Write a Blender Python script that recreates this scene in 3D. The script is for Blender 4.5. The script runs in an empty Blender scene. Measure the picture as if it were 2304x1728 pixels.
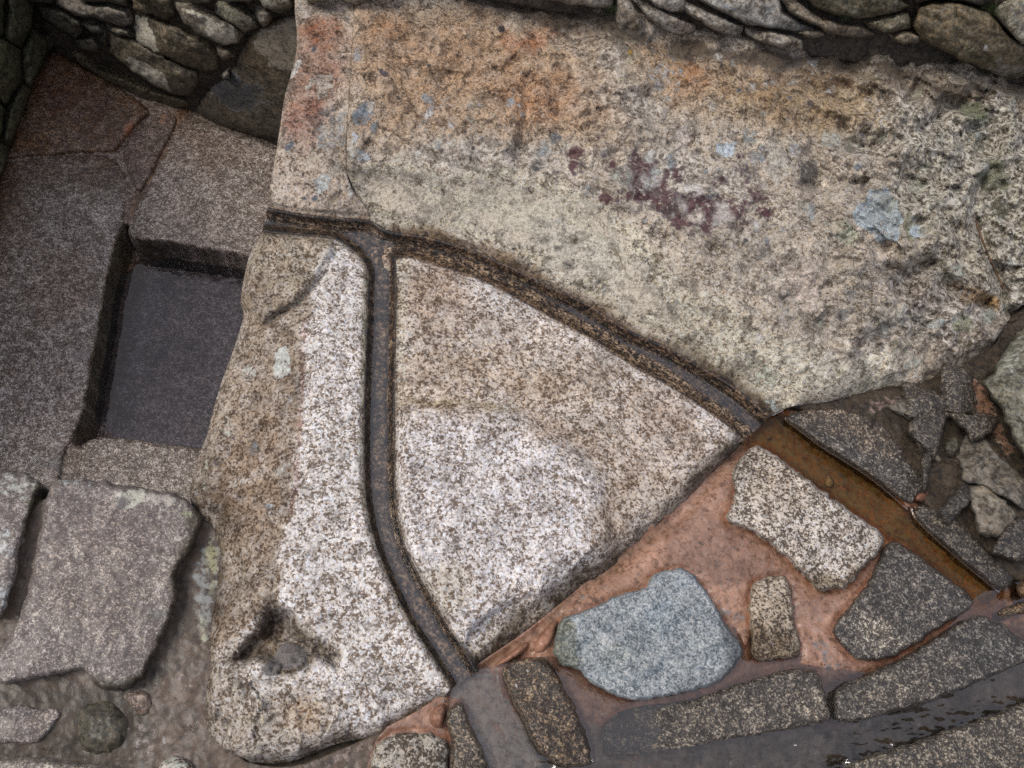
import bpy, math
import numpy as np
from mathutils import Matrix, Vector

scene = bpy.context.scene
C = scene.collection

# ------------------------------------------------------------------ camera
IMG_W, IMG_H, FPX = 2304.0, 1728.0, 1792.0
CAM = np.array([0.0, 0.0, 2.2])
TILT, ROLL = math.radians(27.0), math.radians(18.0)
_F = np.array([0.0, math.sin(TILT), -math.cos(TILT)])
_X0 = np.array([1.0, 0.0, 0.0]); _Y0 = np.array([0.0, math.cos(TILT), math.sin(TILT)])
_X = math.cos(ROLL) * _X0 + math.sin(ROLL) * _Y0
_Y = -math.sin(ROLL) * _X0 + math.cos(ROLL) * _Y0
cam_data = bpy.data.cameras.new('camera'); cam = bpy.data.objects.new('camera', cam_data); C.objects.link(cam)
cam_data.sensor_width = 36.0; cam_data.lens = FPX / IMG_W * 36.0
cam_data.clip_start = 0.05; cam_data.clip_end = 200.0
_M = Matrix((( _X[0], _Y[0], -_F[0], CAM[0]), (_X[1], _Y[1], -_F[1], CAM[1]), (_X[2], _Y[2], -_F[2], CAM[2]), (0, 0, 0, 1)))
cam.matrix_world = _M
scene.camera = cam

# ------------------------------------------------------------------ light
SUN_EL, SUN_AZ = math.radians(52), math.radians(258)      # azimuth clockwise from +y
CLOUD = 4.6
world = bpy.data.worlds.new('World'); scene.world = world; world.use_nodes = True
wn = world.node_tree; wn.nodes.clear()
sky = wn.nodes.new('ShaderNodeTexSky'); sky.sky_type = 'NISHITA'; sky.sun_disc = False
sky.sun_elevation = SUN_EL; sky.sun_rotation = SUN_AZ
sky.air_density = 1.0; sky.dust_density = 6.0; sky.ozone_density = 1.5
# an even layer of rain cloud over that sky: brightest overhead, as an overcast sky is
w_tc = wn.nodes.new('ShaderNodeTexCoord'); w_sep = wn.nodes.new('ShaderNodeSeparateXYZ'); wn.links.new(w_tc.outputs['Generated'], w_sep.inputs[0])
w_cie = wn.nodes.new('ShaderNodeMapRange'); w_cie.inputs['From Min'].default_value = 0; w_cie.inputs['From Max'].default_value = 1
w_cie.inputs['To Min'].default_value = CLOUD * .38; w_cie.inputs['To Max'].default_value = CLOUD; wn.links.new(w_sep.outputs['Z'], w_cie.inputs['Value'])
w_noi = wn.nodes.new('ShaderNodeTexNoise'); w_noi.inputs['Scale'].default_value = 2.2; w_noi.inputs['Detail'].default_value = 5; wn.links.new(w_tc.outputs['Generated'], w_noi.inputs['Vector'])
w_nr = wn.nodes.new('ShaderNodeMapRange'); w_nr.inputs['To Min'].default_value = .7; w_nr.inputs['To Max'].default_value = 1.3; wn.links.new(w_noi.outputs[0], w_nr.inputs['Value'])
w_mul = wn.nodes.new('ShaderNodeMath'); w_mul.operation = 'MULTIPLY'; wn.links.new(w_cie.outputs[0], w_mul.inputs[0]); wn.links.new(w_nr.outputs[0], w_mul.inputs[1])
w_col = wn.nodes.new('ShaderNodeVectorMath'); w_col.operation = 'SCALE'; w_col.inputs[0].default_value = (.93, .945, 1.09); wn.links.new(w_mul.outputs[0], w_col.inputs['Scale'])
w_mix = wn.nodes.new('ShaderNodeMix'); w_mix.data_type = 'RGBA'; w_mix.inputs[0].default_value = 0.85
w_bg = wn.nodes.new('ShaderNodeBackground'); w_bg.inputs[1].default_value = 0.13
w_out = wn.nodes.new('ShaderNodeOutputWorld')
wn.links.new(sky.outputs[0], w_mix.inputs[6]); wn.links.new(w_col.outputs[0], w_mix.inputs[7])
wn.links.new(w_mix.outputs[2], w_bg.inputs[0]); wn.links.new(w_bg.outputs[0], w_out.inputs[0])
sun_data = bpy.data.lights.new('sun', 'SUN'); sun = bpy.data.objects.new('sun', sun_data); C.objects.link(sun)
sun_data.energy = 1.5; sun_data.angle = math.radians(26); sun_data.color = (1.0, 0.95, 0.87)
_sd = Vector((math.sin(SUN_AZ) * math.cos(SUN_EL), math.cos(SUN_AZ) * math.cos(SUN_EL), math.sin(SUN_EL)))
sun.rotation_euler = (-_sd).to_track_quat('-Z', 'Y').to_euler(); sun.location = (0, 0, 6)

scene.view_settings.view_transform = 'Standard'; scene.view_settings.look = 'None'
scene.view_settings.exposure = 0.64; scene.view_settings.gamma = 1.0; scene.view_settings.use_curve_mapping = False
scene.render.engine = 'CYCLES'
scene.cycles.max_bounces = 6; scene.cycles.transparent_max_bounces = 12
scene.cycles.use_denoising = False

# ------------------------------------------------------------------ numeric helpers
def _hash(ix, iy, seed):
    h = (ix.astype(np.int64) * 374761393 + iy.astype(np.int64) * 668265263 + seed * 1442695041) & 0xFFFFFFFF
    h = ((h ^ (h >> 13)) * 1274126177) & 0xFFFFFFFF
    return ((h ^ (h >> 16)) & 0xFFFFFF) / float(0xFFFFFF)

def vnoise(x, y, seed=0):
    ix = np.floor(x); iy = np.floor(y); fx = x - ix; fy = y - iy
    fx = fx * fx * fx * (fx * (fx * 6 - 15) + 10); fy = fy * fy * fy * (fy * (fy * 6 - 15) + 10)
    a = _hash(ix, iy, seed); b = _hash(ix + 1, iy, seed); c = _hash(ix, iy + 1, seed); d = _hash(ix + 1, iy + 1, seed)
    return (a * (1 - fx) + b * fx) * (1 - fy) + (c * (1 - fx) + d * fx) * fy

def fbm(u, v, size, octaves=4, seed=0, gain=0.5):
    """smooth noise, about -1..1; size is the largest wavelength in view pixels"""
    s = np.zeros_like(u, dtype=float); amp = 1.0; tot = 0.0; f = 1.0 / size
    for o in range(octaves):
        ca, sa = math.cos(0.6 * o + seed), math.sin(0.6 * o + seed)
        s += amp * (vnoise((u * ca - v * sa) * f + 17.3 * o, (u * sa + v * ca) * f + 5.1 * o, seed + o * 31) * 2 - 1)
        tot += amp; amp *= gain; f *= 2.03
    return s / tot * 1.6

def ridged(u, v, size, octaves=4, seed=0):
    s = np.zeros_like(u, dtype=float); amp = 1.0; tot = 0; f = 1.0 / size
    for o in range(octaves):
        s += amp * (1 - np.abs(vnoise(u * f + 3.7 * o, v * f + 9.1 * o, seed + o * 13) * 2 - 1)); tot += amp; amp *= 0.5; f *= 2.1
    return s / tot

def fractured(u, v, size, seed=0, warp=.25):
    """broken rock: tilted facets with sharp steps between them, about -1..1"""
    x = u / size + fbm(u, v, size * .8, 3, seed + 1) * warp; y = v / size + fbm(u, v, size * .8, 3, seed + 2) * warp
    ix = np.floor(x); iy = np.floor(y); best = np.full_like(x, 9.); h = np.zeros_like(x)
    for dx in (-1, 0, 1):
        for dy in (-1, 0, 1):
            cx = ix + dx; cy = iy + dy; px = cx + _hash(cx, cy, seed + 3); py = cy + _hash(cx, cy, seed + 4)
            d = (x - px) ** 2 + (y - py) ** 2; m = d < best
            hh = (_hash(cx, cy, seed + 5) * 2 - 1) * .6 + (x - px) * (_hash(cx, cy, seed + 6) - .5) * 2.2 + (y - py) * (_hash(cx, cy, seed + 7) - .5) * 2.2
            h = np.where(m, hh, h); best = np.where(m, d, best)
    return h

def sstep(a, b, x):
    t = np.clip((x - a) / (b - a), 0, 1); return t * t * (3 - 2 * t)

def chaikin(p, n=2, closed=True):
    p = np.asarray(p, float)
    for _ in range(n):
        if closed:
            q = np.roll(p, -1, 0); p = np.stack([p * .75 + q * .25, p * .25 + q * .75], 1).reshape(-1, 2)
        else:
            q = np.stack([p[:-1] * .75 + p[1:] * .25, p[:-1] * .25 + p[1:] * .75], 1).reshape(-1, 2)
            p = np.vstack([p[:1], q, p[-1:]])
    return p

def resample(p, step, closed=True):
    q = np.vstack([p, p[:1]]) if closed else p
    d = np.r_[0, np.cumsum(np.hypot(*np.diff(q, axis=0).T))]
    n = max(8, int(d[-1] / step)); t = np.linspace(0, d[-1], n + (0 if closed else 1), endpoint=not closed)
    return np.stack([np.interp(t, d, q[:, 0]), np.interp(t, d, q[:, 1])], 1)

def seg_dist(P, A, B):
    """distance and nearest point from points P to the segments A-B"""
    best = np.full(len(P), 1e18); near = np.zeros_like(P)
    AB = B - A; L = np.maximum((AB ** 2).sum(1), 1e-12)
    for i0 in range(0, len(P), 20000):
        p = P[i0:i0 + 20000]
        b = np.full(len(p), 1e18); nr = np.zeros_like(p)
        for j0 in range(0, len(A), 64):
            a = A[j0:j0 + 64]; ab = AB[j0:j0 + 64]
            t = np.clip(((p[:, None, 0] - a[None, :, 0]) * ab[None, :, 0] + (p[:, None, 1] - a[None, :, 1]) * ab[None, :, 1]) / L[None, j0:j0 + 64], 0, 1)
            qx = a[None, :, 0] + t * ab[None, :, 0]; qy = a[None, :, 1] + t * ab[None, :, 1]
            dd = (p[:, None, 0] - qx) ** 2 + (p[:, None, 1] - qy) ** 2
            k = dd.argmin(1); r = np.arange(len(p)); m = dd[r, k] < b
            b[m] = dd[r, k][m]; nr[m, 0] = qx[r, k][m]; nr[m, 1] = qy[r, k][m]
        best[i0:i0 + 20000] = b; near[i0:i0 + 20000] = nr
    return np.sqrt(best), near

def poly_dist(P, poly):
    return seg_dist(P, poly, np.roll(poly, -1, 0))

def line_dist(P, line):
    line = np.asarray(line, float)
    return seg_dist(P, line[:-1], line[1:])[0]

def inside(P, poly):
    res = np.zeros(len(P), bool); x = P[:, 0]; y = P[:, 1]; n = len(poly)
    for i in range(n):
        x1, y1 = poly[i]; x2, y2 = poly[(i + 1) % n]
        if y1 == y2: continue
        c = ((y1 > y) != (y2 > y)) & (x < (x2 - x1) * (y - y1) / (y2 - y1) + x1); res ^= c
    return res

def tps(ctrl, smooth=0.0):
    ctrl = np.asarray(ctrl, float); X = ctrl[:, :2] / 500.0; z = ctrl[:, 2]; n = len(X)
    def K(A, B):
        r2 = ((A[:, None] - B[None]) ** 2).sum(2); return np.where(r2 > 0, r2 * np.log(np.maximum(r2, 1e-12)), 0) * .5
    M = np.zeros((n + 3, n + 3)); M[:n, :n] = K(X, X) + smooth * np.eye(n)
    M[:n, n] = 1; M[:n, n + 1:] = X; M[n, :n] = 1; M[n + 1:, :n] = X.T
    w = np.linalg.solve(M, np.r_[z, 0, 0, 0])
    def f(u, v):
        P = np.stack([np.ravel(u), np.ravel(v)], 1) / 500.0; out = np.zeros(len(P))
        for i in range(0, len(P), 20000):
            p = P[i:i + 20000]; out[i:i + 20000] = K(p, X) @ w[:n] + w[n] + p @ w[n + 1:]
        return out.reshape(np.shape(u))
    return f

# ------------------------------------------------------------------ seeing the place: view point -> point on a real surface
def ray(u, v):
    u = np.asarray(u, float)[..., None]; v = np.asarray(v, float)[..., None]
    return _F * FPX + _X * (u - IMG_W / 2) - _Y * (v - IMG_H / 2)

UP = np.array([0.0, 0.0, 1.0])
class Plane:
    def __init__(self, p0=(0, 0, 0), n=(0, 0, 1)):
        self.p0 = np.array(p0, float); self.n = np.array(n, float) / np.linalg.norm(n)
    def at(self, u, v, h):
        d = ray(u, v); t = (self.n @ self.p0 + np.asarray(h, float) - self.n @ CAM) / (d @ self.n)
        return CAM + d * t[..., None]
GROUND = Plane()
def ground_pt(u, v, z=0.0): return GROUND.at(np.array([u]), np.array([v]), np.array([z]))[0]
def wall_plane(a, b, z, lean_deg):
    """a wall standing on the line a-b (view points at height z), leaning back from the viewer"""
    A = ground_pt(*a, z); B = ground_pt(*b, z); d = B - A; d[2] = 0; d /= np.linalg.norm(d)
    n = np.cross(UP, d); 
    if n @ (CAM * [1, 1, 0] - A * [1, 1, 0]) < 0: n = -n
    L = math.radians(lean_deg); n = n * math.cos(L) + UP * math.sin(L)
    return Plane(A, n)

def view(ox, oy, s):
    return lambda *p: [(ox + x / s, oy + y / s) for x, y in p]
c1 = view(0, 0, 2.766); c2 = view(600, 0, 2.765); c3 = view(1300, 0, 2.203)
c4 = view(0, 450, 2.44); c5 = view(700, 450, 2.44); c6 = view(1500, 500, 2.633)
c7 = view(0, 1028, 2.37); c8 = view(700, 1100, 2.641); c9 = view(1500, 900, 2.004)

# ------------------------------------------------------------------ painting lichen, stains, wet films and a few shaded sides (per-vertex masks)
def shape_sd(shape, P, D):
    k = shape[0]
    if k == 'all': return np.full(len(P), -1e3)
    if k == 'e':
        _, u, v, ru, rv, rot = (list(shape) + [0])[:6]
        a = math.radians(rot); x = P[:, 0] - u; y = P[:, 1] - v
        x, y = x * math.cos(a) + y * math.sin(a), -x * math.sin(a) + y * math.cos(a)
        return (np.hypot(x / ru, y / rv) - 1) * min(ru, rv)
    if k == 'p':
        poly = np.asarray(shape[1], float); d = poly_dist(P, poly)[0]; return np.where(inside(P, poly), -d, d)
    if k == 'l': return line_dist(P, shape[1]) - shape[2]
    if k == 'rim': return D - shape[1]
    raise ValueError(k)

def paint(P, D, layers, seed):
    n = len(P); stain = np.ones((n, 4)); patch = np.zeros((n, 4)); patch[:, :3] = .5; wet = np.zeros(n); coarse = np.zeros(n)
    for i, L in enumerate(layers):
        if L[0] in ('wet', 'coarse') and len(L) == 4: L = (L[0], L[1], L[2], 1.0, L[3])
        kind, shape, val, strength, feather = L[:5]; warp = L[5] if len(L) > 5 else feather * 0.9
        sel = slice(None); R_ = None
        if shape[0] in 'epl':
            if shape[0] == 'e': bx = [shape[1] - max(shape[3:5]), shape[2] - max(shape[3:5]), shape[1] + max(shape[3:5]), shape[2] + max(shape[3:5])]; ex = 0
            else: q_ = np.asarray(shape[1], float); bx = [*q_.min(0), *q_.max(0)]; ex = shape[2] if shape[0] == 'l' else 0
            ex += feather * 1.2 + warp * 1.7 + 2
            sel = np.nonzero((P[:, 0] > bx[0] - ex) & (P[:, 0] < bx[2] + ex) & (P[:, 1] > bx[1] - ex) & (P[:, 1] < bx[3] + ex))[0]
            if not len(sel): continue
        Q = P[sel]; sd = shape_sd(shape, Q, D[sel])
        if warp: sd = sd + fbm(Q[:, 0], Q[:, 1], max(18, warp * 3), 4, seed + i * 7, .6) * warp
        m = np.zeros(n); m[sel] = (1 - sstep(-feather, feather, sd)) * strength
        if kind == 'stain':
            stain[:, :3] *= 1 + m[:, None] * (np.array(val) - 1)
        elif kind == 'patch':
            w = np.clip(m * 1.6, 0, 1)[:, None]
            patch[:, :3] = patch[:, :3] * (1 - w) + np.array(val) * w
            patch[:, 3] = np.maximum(patch[:, 3] * (1 - m * .0), m)
        elif kind == 'clean':
            patch[:, 3] *= 1 - m
        elif kind == 'coarse':
            coarse = np.maximum(coarse, m * val)
        elif kind == 'wet':
            wet = wet * (1 - m) + val * m
    stain[:, 3] = coarse                               # the stain's alpha carries how coarse and open the grain is
    return stain, patch, wet

# ------------------------------------------------------------------ meshes
def put(name, verts, faces, mat, parent=None, layers=None, smooth=True, label=None, cat=None, group=None, kind=None, origin=None):
    o_ = np.mean(verts, 0) if origin is None else np.array(origin, float)
    if origin is None: o_ = np.array([o_[0], o_[1], verts[:, 2].min()])
    me = bpy.data.meshes.new(name); vv = verts - o_
    nf = len(faces); faces = np.asarray(faces)
    me.vertices.add(len(vv)); me.vertices.foreach_set('co', vv.astype(np.float32).ravel())
    k = faces.shape[1]
    me.loops.add(nf * k); me.loops.foreach_set('vertex_index', faces.astype(np.int32).ravel())
    me.polygons.add(nf); me.polygons.foreach_set('loop_start', np.arange(0, nf * k, k, dtype=np.int32))
    me.polygons.foreach_set('use_smooth', np.full(nf, smooth))
    me.update(calc_edges=True); me.validate()
    if layers is not None:
        st, pa, we = layers
        a = me.attributes.new('stain', 'FLOAT_COLOR', 'POINT'); a.data.foreach_set('color', st.astype(np.float32).ravel())
        a = me.attributes.new('patch', 'FLOAT_COLOR', 'POINT'); a.data.foreach_set('color', pa.astype(np.float32).ravel())
        a = me.attributes.new('wet', 'FLOAT', 'POINT'); a.data.foreach_set('value', we.astype(np.float32))
    me.materials.append(mat)
    o = bpy.data.objects.new(name, me); C.objects.link(o)
    if parent is not None:
        o.parent = parent; o.location = Vector(o_) - parent.location
    else: o.location = o_
    tag(o, label, cat, group, kind); return o

def tag(o, label=None, cat=None, group=None, kind=None):
    if label: o['label'] = label
    if cat: o['category'] = cat
    if group: o['group'] = group
    if kind: o['kind'] = kind
    return o

def empty(name, loc, label=None, cat=None, group=None):
    o = bpy.data.objects.new(name, None); o.empty_display_size = .05; o.location = loc; C.objects.link(o)
    return tag(o, label, cat, group)

_seed = [3]
def patch(name, outline, mat, hfun, plane=GROUND, step=4.0, smooth_n=2, jitter=0.0, jsize=26, skirt=0.1, rings=2, undercut=0.0,
          layers=(), parent=None, exact=False, **kw):
    """one piece of rock or ground: the outline is filled with a grid, lifted to hfun(u, v, D) above the plane and given sides"""
    _seed[0] += 1; seed = _seed[0]
    poly = np.asarray(outline, float)
    if not exact: poly = chaikin(poly, smooth_n)
    poly = resample(poly, max(step, 4.0)) if not exact else poly
    if jitter:
        c = poly.mean(0); r = poly - c; r = r / np.maximum(np.hypot(*r.T)[:, None], 1)
        poly = poly + r * (fbm(poly[:, 0], poly[:, 1], jsize, 3, seed)[:, None] * jitter)
    lo = poly.min(0) - step; hi = poly.max(0) + step
    nu = int((hi[0] - lo[0]) / step) + 1; nv = int((hi[1] - lo[1]) / step) + 1
    cu = lo[0] + (np.arange(nu) + .5) * step; cv = lo[1] + (np.arange(nv) + .5) * step
    CU, CV = np.meshgrid(cu, cv); keep = inside(np.stack([CU.ravel(), CV.ravel()], 1), poly).reshape(nv, nu)
    jj, ii = np.nonzero(keep); W = nu + 1
    f = np.stack([jj * W + ii, (jj + 1) * W + ii, (jj + 1) * W + ii + 1, jj * W + ii + 1], 1)   # order set below by the view
    used, inv = np.unique(f.ravel(), return_inverse=True); f = inv.reshape(-1, 4)
    P = np.stack([lo[0] + (used % W) * step, lo[1] + (used // W) * step], 1)
    E = np.concatenate([f[:, [0, 1]], f[:, [1, 2]], f[:, [2, 3]], f[:, [3, 0]]]); key = np.sort(E, 1)
    uq, idx, cnt = np.unique(key, axis=0, return_index=True, return_counts=True)
    BE = E[idx[cnt == 1]]
    bv = np.unique(BE)
    D, near = poly_dist(P, poly)
    D = np.where(inside(P, poly), D, 0.0)
    P0 = P.copy(); P[bv] = near[bv]; D[bv] = 0.0
    h = hfun(P[:, 0], P[:, 1], D)
    V = plane.at(P[:, 0], P[:, 1], h)
    st, pa, we = paint(P, D, layers, seed)
    # sides
    fs = f[:, ::1]
    quads = [fs]
    if skirt > 0 and len(BE):
        rem = np.full(len(P), -1); rem[bv] = np.arange(len(bv))
        inn = np.zeros((len(P), 2)); cen = P0[f].mean(1)
        for k in range(4): np.add.at(inn, f[:, k], cen - P0[f[:, k]])
        inn = inn[bv]; inn /= np.maximum(np.hypot(*inn.T)[:, None], 1e-6)
        prev = bv; allV = [V]; off = len(V); st_ = [st]; pa_ = [pa]; we_ = [we]
        for r in range(1, rings + 1):
            t = r / rings
            q = P[bv] + inn * (undercut * t ** .7)
            Vb = plane.at(q[:, 0], q[:, 1], h[bv]) - plane.n * (skirt * t) 
            Vb = Vb + plane.n * (fbm(q[:, 0], q[:, 1], 40, 2, seed + 5) * 0.004)[:, None] * (t < 1)
            allV.append(Vb); st_.append(st[bv]); pa_.append(pa[bv]); we_.append(we[bv])
            cur = off + np.arange(len(bv)); off += len(bv)
            m0 = np.full(len(P), -1); m0[bv] = (bv if r == 1 else prev); m1 = np.full(len(P), -1); m1[bv] = cur
            quads.append(np.stack([m0[BE[:, 1]], m0[BE[:, 0]], m1[BE[:, 0]], m1[BE[:, 1]]], 1)); prev = cur
        V = np.vstack(allV); st = np.vstack(st_); pa = np.vstack(pa_); we = np.concatenate(we_)
    return put(name, V, np.vstack(quads), mat, parent, (st, pa, we), **kw)

def convex(u, v, seed, strength, K=9):
    """broken faces: the lowest of K sloping planes set round the stone's middle"""
    r = np.random.RandomState(seed % 9999 + 1); cu, cv = (u.min() + u.max()) / 2, (v.min() + v.max()) / 2
    ex, ey = max(20, np.ptp(u) / 2), max(20, np.ptp(v) / 2); h = np.ones_like(u)
    for k in range(K):
        a = 2 * math.pi * (k + r.uniform(-.4, .4)) / K; q = (u - cu) / ex * math.cos(a) + (v - cv) / ey * math.sin(a)
        h = np.minimum(h, 1 - strength * r.uniform(.4, 1.3) * np.maximum(0, q - r.uniform(.3, .75)))
    return h

def lump(z0, H, r, amp=.004, size=60, seed=1, tilt=(0, 0), power=.5, facet=0.0, conv=.55):
    """a stone's top: rises from z0 by H over r pixels from its outline, broken into faces, uneven by amp"""
    def f(u, v, D):
        x = np.clip(D / r, 0, 1); p = (1 - (1 - x) ** 2) ** power
        cu, cv = u.mean(), v.mean(); du, dv = u - cu, v - cv
        c2_ = np.cov(np.stack([du, dv])); ev, E = np.linalg.eigh(c2_); e1 = du * E[0, 1] + dv * E[1, 1]; e2 = du * E[0, 0] + dv * E[1, 0]
        h = z0 + H * p * convex(u + fbm(u, v, 40, 3, seed + 3) * 6, v + fbm(u, v, 40, 3, seed + 4) * 6, seed, conv) + (tilt[0] * du + tilt[1] * dv) * 1e-4 * p
        h = h + fbm(u, v, size, 6, seed, .58) * amp * (0.35 + .65 * p)
        if facet:
            h = h + facet * (ridged(e1 * .45 + seed * 7, e2, size * 1.1, 5, seed + 9) - .62) * (.25 + .75 * p)
        return h
    return f

# ------------------------------------------------------------------ materials
def nd(nt, t, **kw):
    n = nt.nodes.new(t)
    for k, v in kw.items(): setattr(n, k, v)
    return n
def mixc(nt, a, b, fac, mode='MIX'):
    m = nt.nodes.new('ShaderNodeMix'); m.data_type = 'RGBA'; m.blend_type = mode
    for s, x in ((0, fac), (6, a), (7, b)):
        if hasattr(x, 'is_linked') or isinstance(x, bpy.types.NodeSocket): nt.links.new(x, m.inputs[s])
        elif s == 0: m.inputs[0].default_value = x
        else: m.inputs[s].default_value = (*x[:3], 1)
    return m.outputs[2]
def math_(nt, op, a, b=0.0, c=0.0, clamp=False):
    m = nt.nodes.new('ShaderNodeMath'); m.operation = op; m.use_clamp = clamp
    for i, x in enumerate((a, b, c)):
        if isinstance(x, bpy.types.NodeSocket): nt.links.new(x, m.inputs[i])
        else: m.inputs[i].default_value = x
    return m.outputs[0]
def ramp(nt, fac, stops, interp='LINEAR'):
    r = nt.nodes.new('ShaderNodeValToRGB'); r.color_ramp.interpolation = interp
    el = r.color_ramp.elements
    while len(el) < len(stops): el.new(.5)
    for e, (p, c) in zip(el, stops):
        e.position = p; e.color = (*(c if hasattr(c, '__len__') else (c, c, c)), 1)
    nt.links.new(fac, r.inputs[0]); return r.outputs[0]
def noise(nt, vec, scale, detail=3, rough=.55, dist=0.0):
    n = nt.nodes.new('ShaderNodeTexNoise'); n.inputs['Scale'].default_value = scale; n.inputs['Detail'].default_value = detail
    n.inputs['Roughness'].default_value = rough; n.inputs['Distortion'].default_value = dist; nt.links.new(vec, n.inputs['Vector']); return n.outputs[0]

def rock(name, light, mid, dark, g=1.0, lo=.38, hi=.60, rough=.82, bump=.6, wet=0.0, var=.25, warm=(1.0, .93, .84), film=0.0, coarse=False, bdist=.008, fbump=.3, mottle=0.0, pale=(.50, .48, .42), filmrough=.16):
    """granite and schist: grains of light, mid and dark mineral; stain, lichen patch and wet film come from the vertex masks"""
    m = bpy.data.materials.new(name); m.use_nodes = True; nt = m.node_tree; nt.nodes.clear()
    pos = nd(nt, 'ShaderNodeNewGeometry').outputs['Position']
    n1 = noise(nt, pos, 95 * g, 6, .68)
    wob = nd(nt, 'ShaderNodeTexNoise'); wob.inputs['Scale'].default_value = 120 * g; wob.inputs['Detail'].default_value = 3; nt.links.new(pos, wob.inputs['Vector'])
    wsc = nd(nt, 'ShaderNodeVectorMath', operation='SCALE'); nt.links.new(wob.outputs['Color'], wsc.inputs[0]); wsc.inputs['Scale'].default_value = .008 / g
    wad = nd(nt, 'ShaderNodeVectorMath', operation='ADD'); nt.links.new(pos, wad.inputs[0]); nt.links.new(wsc.outputs[0], wad.inputs[1])
    vo = nd(nt, 'ShaderNodeTexVoronoi'); vo.inputs['Scale'].default_value = 165 * g; nt.links.new(wad.outputs[0], vo.inputs['Vector'])
    vo2 = nd(nt, 'ShaderNodeTexVoronoi'); vo2.inputs['Scale'].default_value = 78 * g; nt.links.new(wad.outputs[0], vo2.inputs['Vector'])
    sep2 = nd(nt, 'ShaderNodeSeparateColor'); nt.links.new(vo2.outputs['Color'], sep2.inputs[0])
    sepv = nd(nt, 'ShaderNodeSeparateColor'); nt.links.new(vo.outputs['Color'], sepv.inputs[0])
    nm = noise(nt, pos, 38 * g, 5, .62, .5); n2 = noise(nt, pos, 6.0, 5, .6, .6); n3 = noise(nt, pos, 24.0, 6, .66)
    gv = math_(nt, 'ADD', math_(nt, 'MULTIPLY', n1, .42), math_(nt, 'MULTIPLY', sepv.outputs[0], .24))
    gv = math_(nt, 'ADD', gv, math_(nt, 'ADD', math_(nt, 'MULTIPLY', nm, .40), math_(nt, 'MULTIPLY', sep2.outputs[0], .10)))
    gv = math_(nt, 'ADD', math_(nt, 'ADD', gv, math_(nt, 'MULTIPLY', n3, .38)), -.27)
    col = ramp(nt, gv, [(lo, dark), (lo * .6 + hi * .4, mid), (hi, light), (min(.98, hi + .16), tuple(min(1, x * 1.15) for x in light))])
    # some crystals are warm, some cold
    col = mixc(nt, col, mixc(nt, col, warm, 1.0, 'MULTIPLY'), ramp(nt, sepv.outputs[1], [(.35, 0), (.75, 1)]))
    col = mixc(nt, col, mixc(nt, col, (.90, .96, 1.06), 1.0, 'MULTIPLY'), ramp(nt, sepv.outputs[2], [(.70, 0), (.9, 1)]))
    vfac = ramp(nt, n2, [(.28, 1 - var), (.72, 1 + var * .4)])
    col = mixc(nt, col, vfac, 1.0, 'MULTIPLY')
    hpit = None
    if mottle:
        na = noise(nt, pos, 17.0, 8, .74, .3); nb = nd(nt, 'ShaderNodeVectorMath', operation='ADD'); nt.links.new(pos, nb.inputs[0]); nb.inputs[1].default_value = (7.1, 3.3, 5.7)
        nb = noise(nt, nb.outputs[0], 13.0, 8, .72, .6)
        pitm = ramp(nt, na, [(.54, 0), (.63, mottle)]); col = mixc(nt, col, mixc(nt, col, (.30, .25, .20), 1.0, 'MULTIPLY'), pitm)
        palm = ramp(nt, nb, [(.55, 0), (.64, mottle * .75)]); col = mixc(nt, col, mixc(nt, pale, ramp(nt, n1, [(.35, .7), (.6, 1.1)]), 1.0, 'MULTIPLY'), palm)
        hpit = math_(nt, 'MULTIPLY', pitm, -.9)
    at_s = nd(nt, 'ShaderNodeAttribute', attribute_name='stain')
    if coarse:
        gc = math_(nt, 'ADD', math_(nt, 'MULTIPLY', nm, .55), math_(nt, 'ADD', math_(nt, 'MULTIPLY', sep2.outputs[1], .2), math_(nt, 'MULTIPLY', n1, .3)))
        col = mixc(nt, col, ramp(nt, gc, [(.40, (.045, .038, .033)), (.49, (.26, .225, .19)), (.55, (.56, .52, .47)), (.66, (.78, .75, .71))]), at_s.outputs['Alpha'])
    at_p = nd(nt, 'ShaderNodeAttribute', attribute_name='patch'); at_w = nd(nt, 'ShaderNodeAttribute', attribute_name='wet')
    np_ = noise(nt, pos, 48.0, 8, .74); ns_ = noise(nt, pos, 20.0, 8, .72, .3)
    col = mixc(nt, col, at_s.outputs['Color'], ramp(nt, ns_, [(.36, .62), (.56, 1.0)]), 'MULTIPLY')
    pm = math_(nt, 'ADD', at_p.outputs['Alpha'], math_(nt, 'MULTIPLY', math_(nt, 'SUBTRACT', np_, .5), 1.7))
    pm = ramp(nt, pm, [(.44, 0), (.58, 1)])
    pm = math_(nt, 'MULTIPLY', pm, ramp(nt, at_p.outputs['Alpha'], [(.03, 0), (.2, 1)]))
    pc = mixc(nt, at_p.outputs['Color'], ramp(nt, n1, [(.34, .38), (.48, .95), (.70, 1.2)]), 1.0, 'MULTIPLY')
    col = mixc(nt, col, pc, math_(nt, 'MULTIPLY', pm, .90))
    wv = math_(nt, 'MAXIMUM', at_w.outputs['Fac'], wet)
    wv = math_(nt, 'MULTIPLY', wv, ramp(nt, n3, [(.25, .75), (.6, 1.0)]))
    col = mixc(nt, col, (.58, .56, .54), wv, 'MULTIPLY')
    b = nd(nt, 'ShaderNodeBsdfPrincipled'); nt.links.new(col, b.inputs['Base Color'])
    rg = math_(nt, 'ADD', math_(nt, 'MULTIPLY', wv, -.5), rough); nt.links.new(math_(nt, 'MAXIMUM', rg, .12), b.inputs['Roughness'])
    b.inputs['Specular IOR Level'].default_value = .45
    hgt = math_(nt, 'ADD', math_(nt, 'MULTIPLY', gv, 1.1), math_(nt, 'ADD', math_(nt, 'MULTIPLY', n3, 1.5), math_(nt, 'MULTIPLY', pm, .10)))
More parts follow.
